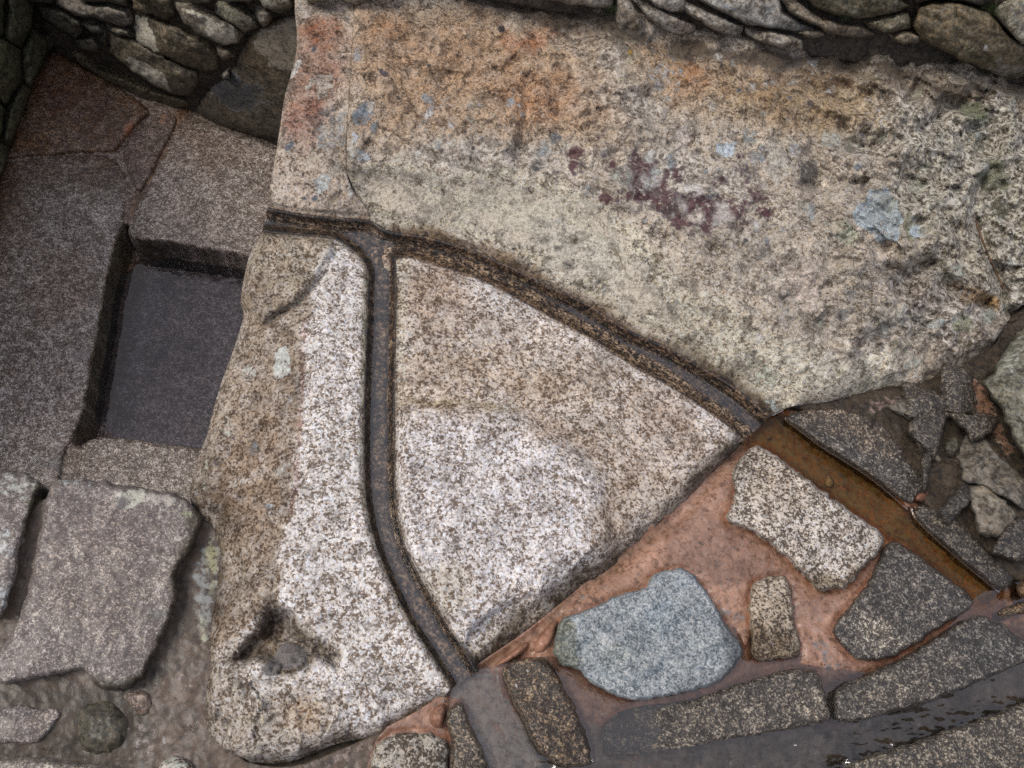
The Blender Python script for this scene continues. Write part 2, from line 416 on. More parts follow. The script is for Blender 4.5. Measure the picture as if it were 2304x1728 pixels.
    if hpit is not None: hgt = math_(nt, 'ADD', hgt, hpit)
    bp = nd(nt, 'ShaderNodeBump'); bp.inputs['Strength'].default_value = bump; bp.inputs['Distance'].default_value = bdist
    nt.links.new(hgt, bp.inputs['Height']); nt.links.new(bp.outputs[0], b.inputs['Normal'])
    if film:
        b.inputs['Coat Weight'].default_value = film; b.inputs['Coat Roughness'].default_value = filmrough; b.inputs['Coat IOR'].default_value = 1.5
        bp2 = nd(nt, 'ShaderNodeBump'); bp2.inputs['Strength'].default_value = fbump; bp2.inputs['Distance'].default_value = .007
        nt.links.new(math_(nt, 'ADD', n3, math_(nt, 'MULTIPLY', gv, .5)), bp2.inputs['Height']); nt.links.new(bp2.outputs[0], b.inputs['Coat Normal'])
    o = nd(nt, 'ShaderNodeOutputMaterial'); nt.links.new(b.outputs[0], o.inputs[0]); return m

def water_mat(name, tint, ior=1.45, rough=.03, bump=.0, bscale=30):
    m = bpy.data.materials.new(name); m.use_nodes = True; nt = m.node_tree; nt.nodes.clear()
    tr = nd(nt, 'ShaderNodeBsdfTransparent'); tr.inputs[0].default_value = (*tint, 1)
    gl = nd(nt, 'ShaderNodeBsdfGlossy'); gl.inputs['Roughness'].default_value = rough; gl.inputs[0].default_value = (1, 1, 1, 1)
    fr = nd(nt, 'ShaderNodeFresnel'); fr.inputs[0].default_value = ior
    pos = nd(nt, 'ShaderNodeNewGeometry').outputs['Position']
    if bump:
        bp = nd(nt, 'ShaderNodeBump'); bp.inputs['Strength'].default_value = bump; bp.inputs['Distance'].default_value = .01
        nt.links.new(noise(nt, pos, bscale, 3, .5, .6), bp.inputs['Height'])
        nt.links.new(bp.outputs[0], gl.inputs['Normal']); nt.links.new(bp.outputs[0], fr.inputs['Normal'])
    mx = nd(nt, 'ShaderNodeMixShader'); nt.links.new(fr.outputs[0], mx.inputs[0]); nt.links.new(tr.outputs[0], mx.inputs[1]); nt.links.new(gl.outputs[0], mx.inputs[2])
    o = nd(nt, 'ShaderNodeOutputMaterial'); nt.links.new(mx.outputs[0], o.inputs[0]); return m

M = {
 'white': rock('white_granite', (.74, .72, .70), (.45, .40, .36), (.16, .12, .09), lo=.40, hi=.575, g=1.12, var=.28, bump=.8, mottle=.42, pale=(.66, .65, .63)),
 'boulder': rock('weathered_granite', (.64, .595, .53), (.45, .395, .33), (.14, .11, .085), lo=.35, hi=.64, g=1.1, var=.32, bump=1.0, mottle=.6, coarse=True, bdist=.010),
 'bed': rock('channel_granite', (.50, .37, .25), (.13, .085, .05), (.014, .010, .008), lo=.42, hi=.66, wet=.6, rough=.7, bump=.5, film=.2),
 'floor': rock('wet_floor_granite', (.66, .61, .57), (.23, .178, .14), (.085, .062, .048), lo=.40, hi=.66, wet=.45, film=.6, fbump=.75, g=1.35, bump=.6, filmrough=.10),
 'paver': rock('paver_granite', (.62, .58, .53), (.31, .26, .21), (.085, .065, .05), lo=.42, hi=.58, g=1.25, wet=.1, bump=.8),
 'darkpaver': rock('wet_dark_granite', (.46, .42, .36), (.088, .075, .064), (.026, .022, .018), lo=.42, hi=.70, wet=.55, film=.38, fbump=.8, g=1.5, bump=.9, filmrough=.10),
 'blue': rock('blue_grey_granite', (.53, .53, .51), (.25, .268, .272), (.10, .115, .125), lo=.36, hi=.66, g=1.45, warm=(.92, .98, 1.0), wet=.15, bump=.7),
 'schist': rock('grey_schist', (.38, .35, .30), (.25, .225, .19), (.10, .088, .07), lo=.36, hi=.66, g=.6, var=.4, bump=.9, mottle=.5, pale=(.42, .41, .37)),
 'schist_dry': rock('pale_dry_schist', (.52, .48, .415), (.37, .335, .285), (.15, .13, .105), lo=.36, hi=.66, g=.6, var=.4, bump=1.0, mottle=.45, pale=(.52, .51, .47), bdist=.012),
 'mossy': rock('mossy_schist', (.15, .13, .095), (.08, .072, .05), (.03, .028, .018), lo=.36, hi=.66, g=.6, wet=.25, film=.2, bump=.9, mottle=.4, pale=(.14, .14, .10)),
 'cap': rock('lavender_granite', (.50, .45, .40), (.165, .138, .126), (.095, .08, .074), lo=.41, hi=.70, g=1.8, wet=.1, film=.35, bump=.7, filmrough=.25),
 'mortar': rock('grey_mortar', (.155, .13, .11), (.115, .096, .083), (.06, .05, .04), lo=.32, hi=.72, g=.5, wet=.15, bump=.5, film=.3, mottle=.35, pale=(.17, .145, .13), filmrough=.25),
 'soil': rock('dark_soil', (.10, .08, .055), (.06, .047, .033), (.025, .02, .015), lo=.36, hi=.66, g=.6, wet=.3, bump=.9),
 'clay': rock('orange_clay', (.45, .275, .20), (.36, .20, .135), (.16, .085, .05), lo=.30, hi=.70, g=.6, wet=.25, bump=.5, film=.5, var=.3, warm=(1, .95, .9), mottle=.4, pale=(.44, .29, .215), filmrough=.2),
}
WATER = water_mat('channel_water', (.93, .90, .86), ior=1.72, bump=.16, bscale=60)
POOL = water_mat('pool_water', (.90, .86, .80), ior=1.7, rough=.07, bump=.16, bscale=34)
BROWNW = water_mat('brown_water', (.78, .64, .42), ior=1.25, bump=.03, bscale=14)
BASIN = water_mat('basin_water', (.52, .54, .60), ior=1.42, bump=.05, bscale=14)

# shared rims of the carved stone (native view points)
L_RIM = [(590, 521), (640, 526)] + c2((300, 1470), (420, 1480), (500, 1530), (560, 1580), (620, 1650)) + [(827, 622), (824, 737), (818, 901), (817, 1010), (818, 1100), (829, 1176), (851, 1251), (882, 1323), (920, 1403), (965, 1467), (1014, 1547)]
W_RIM_L = [(891, 583), (893, 622), (891, 778), (888, 901), (889, 1010), (890, 1123), (897, 1176), (912, 1232), (942, 1297), (980, 1357), (1003, 1403), (1041, 1456), (1073, 1511)]
W_RIM_R = [(891, 583), (921, 579), (962, 591), (1011, 606), (1061, 622), (1110, 643), (1151, 665), (1192, 688), (1241, 716), (1294, 743), (1339, 766), (1389, 802), (1438, 831), (1499, 864), (1557, 902), (1614, 940), (1652, 971), (1672, 995)]
U_RIM = [(602, 467), (672, 481), (745, 488), (802, 492), (835, 495), (853, 506), (871, 521), (930, 526), (987, 538), (1048, 557), (1093, 573), (1134, 593), (1180, 612), (1229, 639), (1274, 659), (1327, 684), (1372, 716), (1421, 746), (1499, 778), (1557, 812), (1614, 845), (1652, 868), (1697, 905), (1735, 937)]
L_RIM, W_RIM_L, W_RIM_R, U_RIM = [resample(chaikin(x, 2, False), 6, False) for x in (L_RIM, W_RIM_L, W_RIM_R, U_RIM)]
WEDGE_SIDE = resample(chaikin([(1073, 1511)] + c8((1050, 1070), (1120, 1010), (1200, 950), (1300, 890), (1400, 800), (1480, 720), (1600, 600), (1700, 530), (1850, 410), (2000, 290), (2113, 220)) + c9((60, 510), (130, 430), (200, 330), (290, 250)) + [(1672, 995)], 2, False), 6, False)

# ------------------------------------------------------------------ the carved fountain rock: one boulder, its faces as parts
def rim_drop(P, line, r=16, a=.010):
    return -a * np.clip(1 - line_dist(P, line) / r, 0, 1) ** 2
def meet(h, P, line, r):
    k = sstep(0, r, line_dist(P, line)); return h * k - .010 * (1 - k)   # every face comes down to the same lip of the channel
def groove(P, line, w, d):
    return -d * np.exp(-(line_dist(P, line) / w) ** 2)

LB = [(800, -70), (797, 36), (793, 101), (790, 145), (786, 231), (781, 289), (779, 362), (781, 398), (793, 430), (811, 452), (826, 472)]
_k = int(np.argmin(np.hypot(U_RIM[:, 0] - 838, U_RIM[:, 1] - 496)))
LB = np.vstack([resample(chaikin(LB, 2, False), 6, False), U_RIM[_k:_k + 1]])
BOULDER = np.vstack([LB, U_RIM[_k + 1:], resample(chaikin([(1735, 937), (1750, 926)] + c6((760, 1080), (900, 1075), (1050, 1040), (1200, 1010), (1350, 990), (1480, 1020), (1600, 970), (1750, 900), (1850, 810), (1950, 700), (2020, 590), (2060, 530), (2117, 480)) + [(2430, 640)], 1, False), 6, False)[1:], [(2430, -70)]])
LEDGE = np.vstack([[(663, -60)], resample(chaikin(c2((175, 80), (190, 200), (185, 340), (150, 470), (110, 600), (85, 780), (50, 1000), (20, 1180)), 1, False), 6, False), U_RIM[:_k + 1], LB[::-1][1:]])
LEFT_EDGE = [(582, 540), (561, 573), (551, 614), (543, 655), (541, 688), (551, 704), (541, 737), (525, 790), (504, 843), (484, 905), (467, 975), (451, 1016), (434, 1073), (424, 1114), (440, 1160), (478, 1200), (496, 1240), (489, 1323), (477, 1387), (468, 1450), (477, 1488), (464, 1551), (462, 1619), (466, 1657), (500, 1695), (560, 1716), (624, 1720), (658, 1714), (717, 1690), (757, 1672), (833, 1660), (870, 1647), (897, 1636), (942, 1611), (965, 1600), (995, 1577)]
LEFT_BLOCK = np.vstack([L_RIM, resample(chaikin(LEFT_EDGE[::-1], 1, False), 6, False)])
WEDGE = np.vstack([W_RIM_L, WEDGE_SIDE[1:], W_RIM_R[::-1][:-1]])
BED = np.vstack([U_RIM, [(1709, 960)], W_RIM_R[::-1], W_RIM_L[1:], [(1045, 1530)], L_RIM[::-1]])

boulder_base = tps([(870, 505, 0), (1000, 525, 0), (1150, 585, 0), (1290, 650, 0), (1420, 735, 0), (1550, 790, -.003), (1650, 850, -.008), (1735, 920, -.02),
    (790, 372, .085), (925, 376, .105), (1070, 390, .112), (1215, 395, .115), (1330, 440, .12), (1450, 500, .125), (1560, 560, .13), (1700, 640, .13), (1850, 740, .115), (2000, 790, .10),
    (1842, 890, .035), (1990, 860, .03), (2110, 840, .04), (2240, 750, .06), (2290, 690, .09), (2400, 640, .1),
    (790, 40, .16), (1000, 60, .165), (1250, 60, .18), (1400, 120, .185), (1700, 160, .195), (1950, 220, .20), (2280, 260, .20), (2290, 450, .18), (2100, 600, .165), (1500, 350, .155), (1000, 230, .14), (1850, 450, .17),
    (840, 445, .015), (930, 460, .028), (1100, 490, .036), (1300, 580, .040), (1500, 700, .042), (1700, 800, .035)], .002)
def boulder_h(u, v, D):
    P = np.stack([u, v], 1)
    h = boulder_base(u, v)
    # crest line where the smoothed slope meets the rough top
    crest = [(770, 368), (925, 380), (1070, 392), (1215, 392), (1330, 450), (1450, 520), (1600, 610), (1750, 700), (1900, 800)]
    dc = line_dist(P, crest); yc = np.interp(u, [p[0] for p in crest], [p[1] for p in crest])
    above = sstep(-20, 25, yc - v)
    rough = above * sstep(750, 1200, u) * .5 + above * .5
    east = sstep(1750, 2050, u) * sstep(1000, 700, v)
    quiet = sstep(0, 60, line_dist(P, U_RIM))
    h += (fbm(u, v, 170, 6, 11, .56) * (.006 + .022 * rough + .018 * east) + fbm(u, v, 54, 4, 13, .6) * (.001 + .010 * rough + .008 * east)) * quiet
    h += quiet * (ridged(u * .9 + v * .5, v - u * .35, 90, 5, 5) - .62) * (.005 + .034 * rough + .055 * east) * (1 - .8 * sstep(0, 1, 1 - above) * (1 - east))
    frac = sstep(1700, 1980, u + (v - 500) * .25) * sstep(110, 230, v)
    h += quiet * (fractured(u, v * 1.25, 110, 41) * .017 + fractured(u, v, 44, 42) * .008) * frac
    h += quiet * fractured(u, v, 70, 43) * .005 * above
    h += .016 * np.exp(-(dc / 22) ** 2) * sstep(1400, 1200, u)
    h += groove(P, c2((1610, 480), (1625, 600), (1610, 760), (1575, 900), (1560, 960)), 12, .026)
    h += .010 * np.exp(-(line_dist(P, c2((1660, 420), (1700, 560), (1690, 700))) / 22) ** 2)
    h += groove(P, c2((1900, 760), (2020, 700), (2120, 680)), 8, .018)
    h += groove(P, c3((1110, 915), (1220, 935), (1310, 905), (1430, 900)), 10, .036)
    h += groove(P, c3((1150, 770), (1180, 850), (1190, 900)), 24, .05)
    h += groove(P, c3((1690, 400), (1660, 470), (1640, 500)), 9, .03) + groove(P, c3((1930, 470), (1840, 540), (1740, 610), (1600, 690), (1480, 790)), 12, .03)
    h += groove(P, c3((2050, 830), (1990, 930), (1960, 1050), (2010, 1180), (2060, 1300)) + c6((1990, 400), (2030, 520)), 11, .042)
    h += groove(P, c6((1600, 250), (1700, 400), (1900, 470)), 16, .034) + groove(P, c6((1310, 280), (1430, 300), (1560, 240)), 14, .042)
    h += groove(P, c6((1560, 680), (1545, 800), (1570, 900)), 7, .012) + groove(P, c6((1540, 560), (1700, 555), (1800, 540)), 6, .012)
    h += groove(P, c6((690, 1040), (720, 1050)), 12, .02)
    h += rim_drop(P, U_RIM, 30, .012)
    edge = line_dist(P, BOULDER[len(LB) + len(U_RIM) - _k - 1:-1])
    h -= .05 * np.clip(1 - edge / 55, 0, 1) ** 2.2 * sstep(1740, 1850, u)
    h -= .018 * np.clip(1 - line_dist(P, LB) / 14, 0, 1) ** 2 * sstep(470, 400, v)
    return meet(h, P, U_RIM, 44)

RUST, MAROON = (.30, .115, .045), (.075, .018, .030)
boulder_layers = [
    ('stain', ('all',), (.98, .95, .90), 1, 1, 0),
    ('stain', ('p', c2((470, 1010), (900, 1045), (1300, 1085), (1750, 1075), (2212, 1350)) + [(1500, 600), (1650, 690), (1850, 800), (2010, 790), (2010, 880), (1800, 905), (1735, 915), (1500, 775), (1290, 650), (1100, 565), (870, 510), (800, 470)]), (1.14, 1.20, 1.16), 1, 25),
    ('patch', ('p', c2((520, 1090), (900, 1090), (1500, 1130), (2100, 1330)) + [(1480, 640), (1560, 740), (1420, 690), (1200, 580), (1000, 500), (850, 480)]), (.56, .49, .39), .64, 28),
    ('patch', ('e', 1180, 490, 190, 30, 14), (.54, .50, .39), .56, 28), ('patch', ('e', 1330, 580, 120, 40, 30), (.56, .52, .43), .56, 28),
    ('stain', ('e', 1900, 830, 230, 60, -8), (1.12, 1.13, 1.16), .9, 60),
    ('coarse', ('p', [(2020, 240), (2430, 200), (2430, 680), (2290, 720), (2100, 700), (1990, 640), (2040, 560), (2010, 470)]), .85, 40), ('coarse', ('p', c6((1300, 280), (1560, 240), (2000, 420), (2050, 520), (1850, 820), (1640, 950), (1500, 700))), .8, 30), ('coarse', ('e', 1960, 285, 60, 60, -30), .8, 24),
    ('coarse', ('p', c3((30, 780), (300, 720), (500, 760), (760, 800), (900, 880), (860, 1080), (600, 1130), (250, 980))), .6, 26), ('coarse', ('e', 1330, 130, 80, 60, 20), .5, 30), ('coarse', ('e', 1400, 230, 120, 70, 0), .55, 36), ('coarse', ('e', 1760, 620, 120, 70, 30), .35, 40), ('coarse', ('e', 1080, 350, 160, 30, 4), .5, 20), ('coarse', ('e', 1900, 780, 170, 60, -10), .35, 40),
    # rust and brown weathering of the top
    ('stain', ('p', [(795, 10), (950, 10), (1200, 60), (1360, 110), (1380, 260), (1200, 330), (1000, 280), (900, 330), (800, 300)]), (.95, .80, .66), .95, 50),
    ('stain', ('p', c2((560, 60), (800, 40), (920, 180), (900, 320), (700, 300), (570, 260))), (.93, .77, .65), .95, 40, 40),
    ('stain', ('p', c2((1430, 130), (1560, 230), (1780, 180), (1840, 230), (1690, 300), (1570, 340), (1480, 270))), (.92, .55, .36), .95, 22, 20),
    ('stain', ('p', c2((1560, 460), (1840, 400), (1890, 520), (1760, 760), (1500, 800), (1480, 640))), (.97, .80, .68), .9, 40, 40),
    ('stain', ('e', 1500, 160, 60, 100, -20), (.9, .77, .63), .8, 30, 30), ('stain', ('e', 1640, 190, 140, 50, 10), (.92, .80, .67), .8, 40, 40),
    ('stain', ('e', 1560, 165, 22, 34, -20), (.92, .64, .46), .8, 20, 20),
    ('stain', ('e', 1850, 230, 180, 60, 12), (.74, .68, .55), .85, 50), ('stain', ('e', 1000, 150, 220, 110, 8), (.94, .80, .68), .8, 70, 60), ('stain', ('e', 1250, 270, 140, 60, 10), (.92, .82, .72), .7, 50, 50),
    ('stain', ('p', [(1480, 130), (1700, 140), (1950, 210), (2000, 280), (1800, 300), (1560, 270), (1490, 210)]), (1.05, .88, .68), .6, 35),
    # grey-green broken rock to the right
    ('stain', ('p', [(2010, 230), (2430, 180), (2430, 660), (2280, 700), (2060, 620), (1960, 420)]), (.88, .90, .84), .9, 60),
    ('stain', ('e', 2130, 560, 120, 70, 20), (.70, .66, .60), .7, 50), ('stain', ('p', c6((1620, 260), (1720, 360), (1990, 440), (1960, 510), (1750, 460))), (.75, .48, .22), .9, 8),
    ('stain', ('p', c6((1560, 720), (1700, 690), (2000, 500), (2060, 540), (1850, 820), (1640, 950), (1550, 900))), (.55, .50, .45), .85, 18),
    ('stain', ('p', c6((1300, 260), (1500, 270), (1700, 380), (1720, 480), (1480, 520), (1330, 420))), (.62, .58, .56), .8, 18),
    ('patch', ('p', c3((1890, 520), (1990, 480), (2040, 540), (2060, 600), (1960, 610), (1900, 580))), (.19, .21, .12), .62, 10), ('patch', ('e', 2235, 395, 45, 45, 0), (.17, .17, .10), .6, 12),
    ('patch', ('e', 2255, 470, 30, 25, 0), (.17, .17, .10), .6, 10), ('patch', ('e', 2200, 290, 50, 22, 20), (.20, .22, .15), .5, 16), ('patch', ('e', 2050, 520, 20, 40, -10), (.22, .21, .12), .6, 9),
    ('patch', ('e', 2165, 730, 32, 20, -20), (.30, .30, .19), .62, 7), ('patch', ('e', 2110, 725, 38, 12, -12), (.42, .48, .48), .55, 7),
    ('patch', ('e', 2150, 320, 60, 20, -15), (.36, .42, .43), .42, 16),
    # soil lying along the wall foot
    ('patch', ('p', [(1190, -30), (1400, 20), (1480, 82), (1600, 100), (1760, 130), (1850, 110), (2010, 140), (2120, 200), (2280, 210), (2430, 180), (2430, 230), (2260, 215), (2080, 190), (1930, 150), (1700, 145), (1480, 115), (1380, 85), (1240, 60), (1130, 40), (1040, 10)]), (.105, .078, .054), .8, 24),
    ('stain', ('l', [(1060, 10), (1250, 50), (1380, 70), (1480, 105), (1700, 140), (1930, 165), (2120, 210), (2330, 225)], 26), (.46, .39, .32), .9, 34),
    # maroon crust
    ('patch', ('p', c3((290, 760), (430, 770), (430, 870), (520, 900), (590, 890), (700, 930), (850, 1050), (830, 1110), (700, 1110), (690, 1200), (560, 1180), (430, 1100), (330, 1060), (250, 1010), (150, 1000), (250, 930))), MAROON, .61, 22, 30),
    ('patch', ('e', 1310, 375, 18, 14, 20), MAROON, .55, 8), ('patch', ('e', 1680, 385, 45, 22, 15), MAROON, .50, 14), ('patch', ('e', 1650, 480, 42, 36, 40), MAROON, .52, 14),
    ('patch', ('e', 1710, 415, 22, 12, 30), MAROON, .55, 8), ('patch', ('e', 1820, 385, 24, 34, 10), (.04, .035, .035), .58, 10), ('patch', ('e', 1925, 320, 30, 22, -40), (.06, .05, .06), .52, 12),
    ('patch', ('e', 1370, 450, 26, 14, 30), MAROON, .5, 10), ('patch', ('e', 1690, 345, 14, 12, 0), (.08, .07, .07), .55, 6),
    # pale lichens
    ('patch', ('p', c3((480, 640), (520, 610), (575, 640), (570, 690), (520, 760), (480, 730))), (.60, .53, .47), .62, 5), ('patch', ('e', 1463, 350, 17, 13, -40), (.62, .62, .58), .65, 5),
    ('patch', ('p', c3((940, 690), (1000, 690), (1050, 790), (1040, 900), (960, 910), (930, 840))), (.52, .48, .41), .6, 7), ('patch', ('e', 1690, 305, 18, 24, 0), (.36, .38, .36), .58, 6),
    ('patch', ('e', 1710, 350, 18, 30, 20), (.30, .33, .34), .55, 6), ('patch', ('e', 1512, 365, 14, 24, -12), (.26, .29, .31), .6, 5), ('patch', ('e', 1400, 395, 26, 24, 0), (.36, .38, .33), .58, 8),
    ('patch', ('e', 1615, 385, 16, 18, 0), (.33, .38, .42), .5, 6), ('patch', ('e', 1566, 490, 18, 15, 0), (.62, .54, .48), .65, 6), ('patch', ('e', 1625, 485, 24, 16, 20), (.50, .46, .43), .55, 9),
    ('patch', ('e', 1870, 315, 28, 22, -20), (.48, .48, .42), .58, 7), ('patch', ('e', 1975, 280, 34, 40, -30), (.62, .60, .60), .40, 16), ('patch', ('e', 1790, 340, 22, 16, 0), (.45, .49, .52), .45, 8),
    ('patch', ('p', c3((690, 710), (735, 695), (785, 705), (788, 750), (760, 785), (710, 775), (680, 745))), (.58, .65, .70), .66, 4, 5),
    ('patch', ('p', c3((1355, 1050), (1370, 1010), (1430, 980), (1440, 940), (1530, 930), (1570, 980), (1600, 1040), (1612, 1110), (1605, 1190), (1560, 1210), (1480, 1190), (1430, 1150), (1370, 1100))), (.42, .49, .52), .62, 5, 7),
    ('patch', ('e', 2063, 521, 17, 15, 0), (.50, .58, .62), .7, 4), ('patch', ('p', c3((1270, 1090), (1340, 1080), (1420, 1160), (1420, 1200), (1330, 1230), (1280, 1180))), (.50, .52, .38), .55, 9),
    ('patch', ('e', 1818, 640, 50, 66, -10), (.60, .50, .42), .56, 16), ('patch', ('e', 1765, 700, 30, 40, 0), (.5, .45, .4), .42, 16),
    ('patch', ('e', 1420, 122, 30, 30, 0), (.42, .45, .20), .44, 14), ('patch', ('e', 1418, 118, 8, 9, 0), (.50, .30, .04), .75, 4), ('patch', ('e', 1405, 178, 12, 8, 0), (.40, .40, .15), .5, 6),
    ('patch', ('p', c3((340, 310), (430, 300), (500, 360), (440, 470), (360, 460), (330, 390))), (.44, .42, .39), .52, 12), ('patch', ('l', c3((360, 230), (470, 330), (500, 430), (400, 580), (320, 640)), 12), (.46, .45, .43), .42, 12),
    ('patch', ('e', 1715, 840, 45, 26, 40), (.50, .52, .38), .5, 12), ('patch', ('e', 1738, 910, 22, 14, 10), (.42, .47, .44), .58, 8), ('patch', ('e', 1660, 820, 26, 26, 20), (.24, .19, .12), .45, 12),
    ('patch', ('e', 1940, 845, 14, 10, 0), (.25, .19, .10), .5, 6), ('patch', ('e', 2030, 715, 60, 34, 20), (.45, .46, .36), .4, 18), ('patch', ('e', 2190, 840, 30, 8, -40), (.40, .42, .30), .55, 6),
    ('patch', ('e', 815, 352, 22, 14, 20), (.40, .45, .48), .6, 6), ('patch', ('e', 797, 315, 11, 18, 15), (.48, .53, .58), .6, 5), ('patch', ('e', 818, 255, 24, 28, 20), (.20, .235, .27), .62, 6),
    ('patch', ('e', 842, 285, 11, 15, 30), (.21, .25, .28), .6, 4), ('patch', ('e', 812, 115, 14, 26, 30), (.33, .34, .35), .55, 8), ('patch', ('e', 1250, 310, 16, 18, 20), (.15, .18, .21), .6, 6),
    ('patch', ('e', 796, 340, 14, 20, 0), (.55, .54, .47), .55, 6), ('patch', ('e', 900, 360, 12, 10, 0), (.52, .50, .40), .6, 5), ('patch', ('e', 940, 345, 10, 9, 0), (.60, .58, .52), .6, 4),
    ('patch', ('e', 985, 320, 13, 12, 0), (.54, .46, .33), .6, 4), ('patch', ('e', 1020, 322, 14, 16, 0), (.52, .48, .38), .6, 5), ('patch', ('e', 1010, 230, 40, 20, -20), (.55, .48, .42), .42, 14),
    ('patch', ('e', 1225, 340, 18, 40, 10), (.50, .46, .38), .5, 9), ('patch', ('e', 1210, 365, 26, 22, 0), (.45, .44, .36), .5, 10), ('patch', ('e', 1060, 345, 50, 22, 0), (.12, .10, .08), .34, 14),
    ('patch', ('e', 965, 270, 14, 22, 30), (.22, .21, .07), .45, 8),
    # black specks
    ('patch', ('e', 858, 160, 5, 6, 0), (.05, .045, .055), .8, 2), ('patch', ('e', 866, 167, 7, 7, 0), (.05, .045, .055), .8, 2), ('patch', ('e', 965, 148, 5, 5, 0), (.06, .05, .06), .7, 2),
    ('patch', ('e', 895, 220, 5, 4, 0), (.06, .05, .06), .7, 2), ('patch', ('e', 1130, 66, 9, 8, 0), (.04, .04, .04), .75, 3), ('patch', ('e', 1280, 600, 12, 10, 0), (.05, .05, .05), .6, 6),
    ('patch', ('e', 1255, 558, 12, 7, 0), (.07, .07, .07), .6, 4), ('patch', ('e', 1230, 540, 10, 7, 0), (.09, .09, .09), .5, 5), ('patch', ('e', 1350, 640, 16, 14, 30), (.06, .055, .045), .55, 8),
    ('patch', ('e', 1704, 519, 9, 7, 0), (.05, .05, .06), .75, 3), ('patch', ('e', 1677, 540, 7, 6, 0), (.06, .06, .07), .7, 3), ('patch', ('e', 1778, 220, 9, 6, 0), (.09, .10, .12), .7, 3), ('patch', ('e', 1660, 205, 10, 5, -20), (.09, .10, .12), .7, 3),
    ('patch', ('e', 1680, 640, 30, 34, 10), (.14, .11, .07), .36, 16), ('patch', ('e', 1590, 760, 60, 20, 36), (.13, .11, .08), .36, 16), ('patch', ('e', 1520, 690, 20, 16, 0), (.10, .09, .08), .42, 8),
    # water-stained foot along the channel
    ('stain', ('l', U_RIM[_k + 6:], 14), (.34, .25, .16), 1, 14, 16), ('stain', ('l', U_RIM[-40:], 34), (.40, .35, .28), .9, 22, 16),
    ('wet', ('l', U_RIM[_k + 6:], 12), .8, 12),
]
_r = np.random.RandomState(12)
for _i in range(46):
    _u = _r.uniform(1285, 1745); _v = 360 + (_u - 1285) * .22 + _r.normal(0, 34); _s = _r.uniform(5, 17)
    boulder_layers.append(('patch', ('e', _u, _v, _s * 1.4, _s, _r.uniform(0, 90)), [MAROON, MAROON, (.58, .55, .52), (.10, .035, .04)][_r.randint(4)], _r.uniform(.5, .68), 3 + _s * .4))
for _i in range(34):
    _u = _r.uniform(1850, 2300); _v = _r.uniform(230, 820); _s = _r.uniform(8, 26)
    boulder_layers.append(('patch', ('e', _u, _v, _s * 1.3, _s, _r.uniform(0, 180)), [(.25, .26, .17), (.38, .40, .34), (.52, .53, .50), (.20, .20, .12), (.45, .46, .36)][_r.randint(5)], _r.uniform(.42, .58), 4 + _s * .4))
_pal = [(.56, .53, .48), (.50, .48, .40), (.36, .38, .37), (.60, .58, .56), (.28, .30, .31), (.44, .42, .31), (.09, .075, .065), (.07, .05, .05), (.055, .05, .05), (.12, .09, .06)]
for _i in range(240):                                  # small lichens and pits scattered over the weathered top
    _u = _r.uniform(800, 2300); _v = _r.uniform(120, 560) if _u > 1250 else _r.uniform(200, 375)
    if _r.rand() < .30: _u, _v = _r.uniform(1450, 2250), _r.uniform(420, 860)
    _s = 3.5 + 13 * _r.rand() ** 2.2; _c = _pal[_r.randint(len(_pal))]
    if _c[0] < .15: _s *= .75
    boulder_layers.append(('patch', ('e', _u, _v, _s * _r.uniform(.8, 1.5), _s, _r.uniform(0, 180)), _c, _r.uniform(.42, .66), 3 + _s * .35))
rock_root = empty('carved_fountain_boulder', ground_pt(1100, 1000, -.3), 'huge pale granite boulder with narrow water channels carved across its top', 'boulder')
patch('shoulder', BOULDER, M['boulder'], boulder_h, step=3.0, exact=True, skirt=.30, rings=3, undercut=34, layers=boulder_layers, parent=rock_root)

ledge_base = tps([(660, -40, .135), (780, -40, .14), (672, 60, .12), (780, 60, .125), (655, 170, .105), (775, 200, .105), (630, 300, .075), (770, 320, .085), (610, 420, .03), (700, 410, .045), (770, 420, .055), (605, 460, .004), (700, 478, .004), (800, 482, .002), (790, 452, .03)], .002)
def ledge_h(u, v, D):
    P = np.stack([u, v], 1); h = ledge_base(u, v) + (fbm(u, v, 110, 6, 23, .55) * .008 + (ridged(u, v, 60, 4, 3) - .6) * .012) * sstep(0, 40, line_dist(P, U_RIM))
    h -= .014 * np.clip(1 - line_dist(P, c2((175, 80), (190, 200), (185, 340), (150, 470), (110, 600), (85, 780), (50, 1000), (5, 1200))) / 14, 0, 1) ** 2
    h += groove(P, c2((320, 800), (400, 700), (490, 670)), 6, .008) + groove(P, c2((460, 1100), (465, 1270)), 4, .006)
    return meet(h + rim_drop(P, U_RIM, 20, .010), P, U_RIM, 16)
